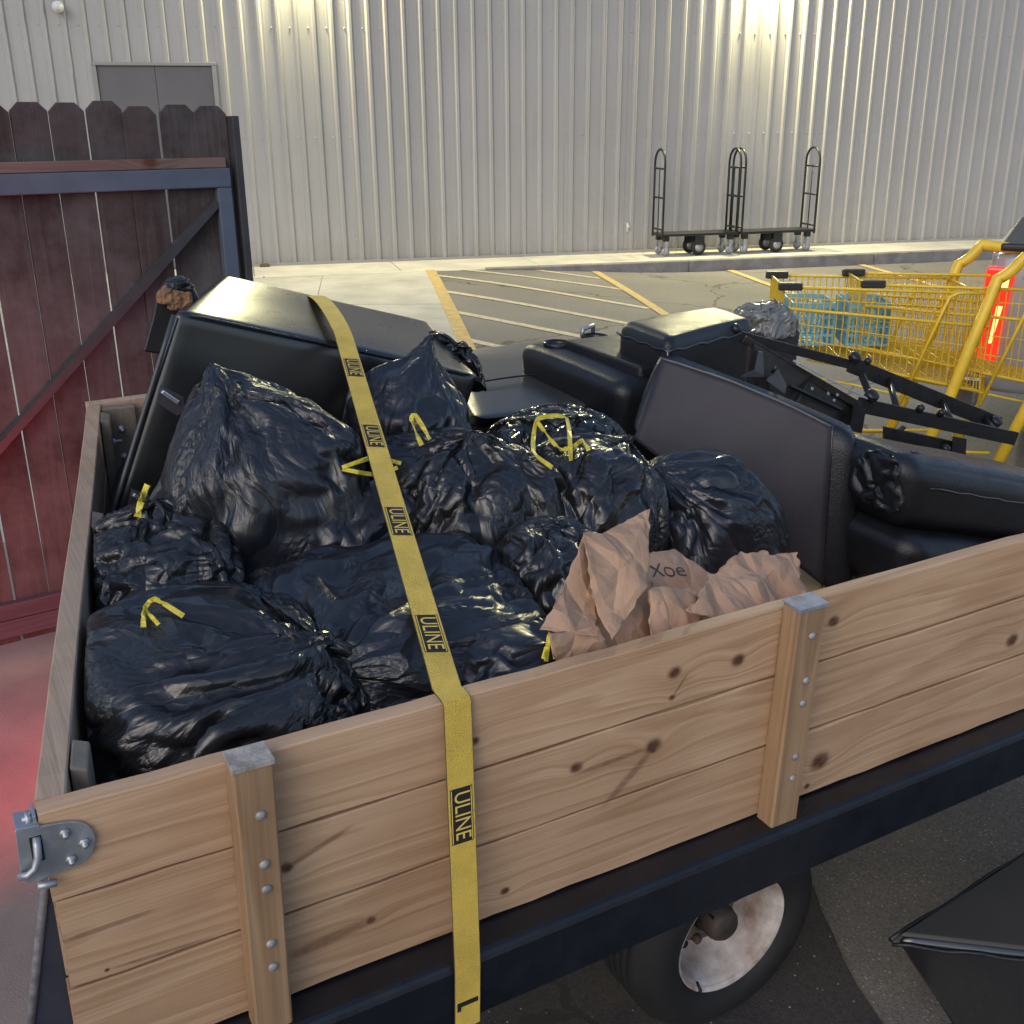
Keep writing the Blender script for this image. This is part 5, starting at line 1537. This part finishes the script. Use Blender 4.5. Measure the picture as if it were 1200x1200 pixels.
# ------------------------------------------------------------------ yellow shopping carts, nested
M_YEL = mat('yellow_powder_coat', (0.74, 0.48, 0.03), rough=.35, var=.10, vscale=12, rvar=.08)
M_BUMP = mat('black_bumper', (0.015, 0.015, 0.016), rough=.5)
M_TEAL = mat('teal_plastic', (0.20, 0.42, 0.48), rough=.45, var=.1, vscale=8)
CO = Vector((1.3503, 5.2128, 1.1149)); CO.z = 0
CART_M = Matrix.Translation(CO) @ Matrix.Rotation(math.radians(-5), 4, 'Z')
def shopping_cart(label):
    t_ = thing('shopping_cart', label, 'shopping cart', CART_M, 'yellow shopping carts beyond the trailer')
    Lx, W0, W1 = .98, .44, .56
    zt0, zt1, zb0, zb1 = 1.10, 1.08, .79, .60
    def side(x, far):
        w = W0 + (W1 - W0) * x / Lx
        return (W1 - w) / 2 + (w if far else 0)
    def zt(x): return zt0 + (zt1 - zt0) * x / Lx
    def zb(x): return zb0 + (zb1 - zb0) * x / Lx
    for far in (0, 1):
        r_ = MB()
        for f_ in (0, .33, 1.0):
            r_.tube([(x, side(x, far), zt(x) + (zb(x) - zt(x)) * f_) for x in (0, Lx / 2, Lx)], .008, 6)
        r_.tube([(.22, side(.22, far), zb(.22) - .10), (Lx, side(Lx, far), zb(Lx) - .10)], .0055, 6)
        r_.build('side_rail', M_YEL, t_)
        w_ = MB()
        n = 30
        for k in range(n + 1):
            x = Lx * k / n
            w_.tube([(x, side(x, far), zt(x)), (x, side(x, far), zb(x))], 0.0029, 4, caps=False)
        for f_ in (.16, .55, .78):
            w_.tube([(x, side(x, far), zt(x) + (zb(x) - zt(x)) * f_) for x in (0, Lx)], 0.0029, 4, caps=False)
        tag(w_.build('side_wires', M_YEL, t_), kind='stuff')
        # diagonal stay
        y = side(.7, far) + (.012 if far else -.012)
        MB().tube([(.60, y, .52), (.78, y, zt(.8) - .02), (.82, y, zt(.8)), (.90, y, zt(.8))], .009, 6).build('stay', M_YEL, t_)
        # main frame: upright tube bent back into the push handle
        y = side(Lx, far) + (.02 if far else -.02)
        pts = [(.70, y, .16), (.83, y, .55), (.985, y, 1.16)]
        for a in range(0, 76, 15):
            pts.append((.985 + .085 * math.sin(math.radians(a)) + .015, y, 1.16 + .06 * (1 - math.cos(math.radians(a))) + .05 * math.sin(math.radians(a))))
        pts += [(1.25, y, 1.232), (1.32, y, 1.225)]
        MB().tube(pts, .028, 12).build('frame_tube', M_YEL, t_)
        MB().tube([(.1, side(.1, far) + .06 * (1 - 2 * far), .14), (.66, y, .16)], .018, 8).build('chassis_tube', M_YEL, t_)
        for x in (.10, .64):
            c_ = MB().box((x - .02, y - .02 if x > .3 else side(.1, far) + .06 * (1 - 2 * far) - .02, .09), (x + .02, y + .02 if x > .3 else side(.1, far) + .06 * (1 - 2 * far) + .02, .15)).build('caster', M_GALV, t_)
            yy = y if x > .3 else side(.1, far) + .06 * (1 - 2 * far)
            MB().lathe([(.03, -.014), (.06, -.012), (.0625, 0), (.06, .012), (.03, .014)], (x, yy, .0625), (0, 1, 0), 18).build('wheel', M_RUB, c_)
        MB().box((-.03, side(0, far) - .02, zt0 - .015), (.085, side(0, far) + .02, zt0 + .022), .006).build('corner_bumper', M_BUMP, t_)
    MB().tube([(1.32, -.02, 1.225), (1.32, W1 + .02, 1.225)], .02, 10).build('push_handle', M_YEL, t_)
    f_ = MB()
    y0, y1 = side(0, 0), side(0, 1)
    for z in (zt0, .98, zb0):
        f_.tube([(0, y0, z), (0, y1, z)], .006, 6)
    for k in range(13):
        y = y0 + (y1 - y0) * k / 12
        f_.tube([(0, y, zt0), (0, y, zb0)], 0.0029, 4, caps=False)
        yb = side(Lx, 0) + (side(Lx, 1) - side(Lx, 0)) * k / 12
        f_.tube([(0, y, zb0), (Lx, yb, zb1)], 0.0029, 4, caps=False)
        f_.tube([(Lx, yb, zb1), (Lx - .05, yb, zt1)], 0.0029, 4, caps=False)
    for k in range(1, 9):
        x = Lx * k / 9
        f_.tube([(x, side(x, 0), zb(x)), (x, side(x, 1), zb(x))], 0.0029, 4, caps=False)
    f_.tube([(Lx - .05, side(Lx, 0), zt1), (Lx - .05, side(Lx, 1), zt1)], .007, 6)
    tag(f_.build('basket_wires', M_YEL, t_), kind='stuff')
    MB().tube([(.3, .05, .25), (.3, W1 - .05, .25)], .012, 6).tube([(.15, .1, .25), (.7, .06, .25)], .008, 6).tube([(.15, .46, .25), (.7, .5, .25)], .008, 6).build('lower_rack', M_YEL, t_)
    return t_
ct = shopping_cart('front yellow shopping cart with teal crates behind its black corner bumper')
c2 = copy_tree(ct); c2.matrix_world = CART_M @ Matrix.Translation((.40, .012, .012)); c2['label'] = 'rear yellow shopping cart nested into the front one, nearer the red tail lamp'
# crates in the basket
def crate(x, label):
    t_ = thing('plastic_crate', label, 'crate', CART_M @ Matrix.Translation((x, .115, .803)), 'teal crates in the shopping carts')
    w, d, h = .205, .31, .205
    for nm, org, ax, n_ in (('front_wall', (0, 0, 0), (1, 0, 0), w), ('back_wall', (0, d, 0), (1, 0, 0), w), ('end_wall', (0, 0, 0), (0, 1, 0), d), ('end_wall', (w, 0, 0), (0, 1, 0), d)):
        m_ = MB()
        A = Vector(ax); O = Vector(org)
        k = int(round(n_ / .026))
        for i in range(k + 1):
            p = O + A * (n_ * i / k)
            m_.bar(p, p + Vector((0, 0, h)), .009, .006, (0, 1, .01) if ax[0] else (1, 0, .01))
        for z in (.004, .05, .095, .14, h - .006):
            m_.bar(O + Vector((0, 0, z)), O + A * n_ + Vector((0, 0, z)), .0075, .012 if z < h - .02 else .026)
        m_.build(nm, M_TEAL, t_)
    MB().box((.002, .002, .0), (w - .002, d - .002, .004)).build('bottom', M_TEAL, t_)
crate(.06, 'teal plastic crate at the front end of the front cart')
crate(.335, 'teal plastic crate further back in the cart basket')

# ------------------------------------------------------------------ pickup truck, only its rear corner in the picture
M_SILV = mat('silver_car_paint', (0.42, 0.42, 0.44), rough=.3, metal=.35, coat=.6, rvar=.03)
M_GLASS = mat('dark_car_glass', (0.01, 0.012, 0.014), rough=.06, spec=.7)
M_TAIL = mat('lit_tail_lens', (0.45, 0.01, 0.008), rough=.15, emit=(1.0, 0.035, 0.015), estr=0.9, coat=.8)
M_TAILB = mat('tail_bulb', (1, .5, .2), emit=(1.0, 0.45, 0.10), estr=2.5)
TO = Vector((2.5495, 5.6660, 0.6056)); TO.z = 0
TR_M = Matrix.Translation(TO + Vector((.46, .888, 0)) * 1.86) @ Matrix.Rotation(math.radians(-117.4), 4, 'Z')
tk = thing('pickup_truck', 'silver pickup truck with a glowing red tail lamp behind the carts', 'pickup truck', TR_M)
Wd = 1.86
cushion([(0, .03, .46), (Wd, .03, .46), (Wd, 2.0, .46), (0, 2.0, .46), (.02, .0, 1.22), (Wd - .02, .0, 1.22), (Wd - .02, 2.0, 1.22), (.02, 2.0, 1.22)], .05, n=16).build('bed', M_SILV, tk)
MB().box((.0, .02, 1.222), (Wd, 2.0, 1.262), .015, 3).build('bed_cap', M_BUMP, tk)
tg_ = MB().box((.17, -.022, .56), (Wd - .17, .05, 1.205), .02, 3).build('tailgate', M_SILV, tk)
MB().box((.75, -.032, 1.0), (1.11, -.0215, 1.1), .006).build('handle', M_BUMP, tg_)
cushion([(.0, 2.03, .46), (Wd, 2.03, .46), (Wd, 5.2, .46), (0, 5.2, .46), (.02, 2.03, 1.18), (Wd - .02, 2.03, 1.18), (Wd - .02, 5.2, 1.05), (.02, 5.2, 1.05)], .08, n=16).build('cab_body', M_SILV, tk)
cushion([(.06, 2.1, 1.18), (Wd - .06, 2.1, 1.18), (Wd - .06, 3.9, 1.15), (.06, 3.9, 1.15), (.2, 2.3, 1.80), (Wd - .2, 2.3, 1.80), (Wd - .2, 3.3, 1.80), (.2, 3.3, 1.80)], .09, n=12).build('cab_glass', M_GLASS, tk)
MB().box((.2, 2.35, 1.785), (Wd - .2, 3.3, 1.83), .02, 3).build('cab_roof', M_SILV, tk)
MB().box((-.01, -.14, .38), (Wd + .01, .02, .56), .03, 3).build('bumper', mat('chrome_bumper', (.5, .5, .52), rough=.15, metal=1.0), tk)
for sx in (0, 1):
    f_ = 1 if sx else -1
    X_ = lambda a: (Wd + a) if sx else -a          # a = distance outside the body side
    tl = MB().hexa([(X_(-.1), -.03, .64), (X_(.012), -.03, .66), (X_(.012), .075, .63), (X_(-.1), .075, .63), (X_(-.1), -.03, 1.14), (X_(.008), -.03, 1.14), (X_(.008), .115, 1.14), (X_(-.1), .115, 1.14)], .014, 3).build('tail_lamp', M_TAIL, tk)
    MB().hexa([(X_(.004), .03, .74), (X_(.015), .03, .74), (X_(.015), .045, .74), (X_(.004), .045, .74), (X_(.004), .045, .94), (X_(.0135), .045, .94), (X_(.0135), .075, .94), (X_(.004), .075, .94)], .003).build('brake_light', M_TAILB, tl)
    MB().hexa([(X_(.002), .05, 1.03), (X_(.0145), .05, 1.03), (X_(.0145), .085, 1.03), (X_(.002), .085, 1.03), (X_(.002), .055, 1.12), (X_(.0135), .055, 1.12), (X_(.0135), .09, 1.12), (X_(.002), .09, 1.12)], .003).build('upper_light', M_TAILB, tl)
for x in (.12, Wd - .12):
    for y in (.95, 4.4):
        w_ = MB().lathe([(.2, -.11), (.34, -.11), (.37, -.09), (.375, 0), (.37, .09), (.34, .11), (.2, .11)], (x, y, .375), (1, 0, 0), 40).build('wheel', M_TYRE, tk)
        MB().lathe([(.0, -.10), (.1, -.105), (.21, -.08), (.21, .08), (.1, .105), (0, .10)], (x, y, .375), (1, 0, 0), 30).build('rim', M_GALV, w_)
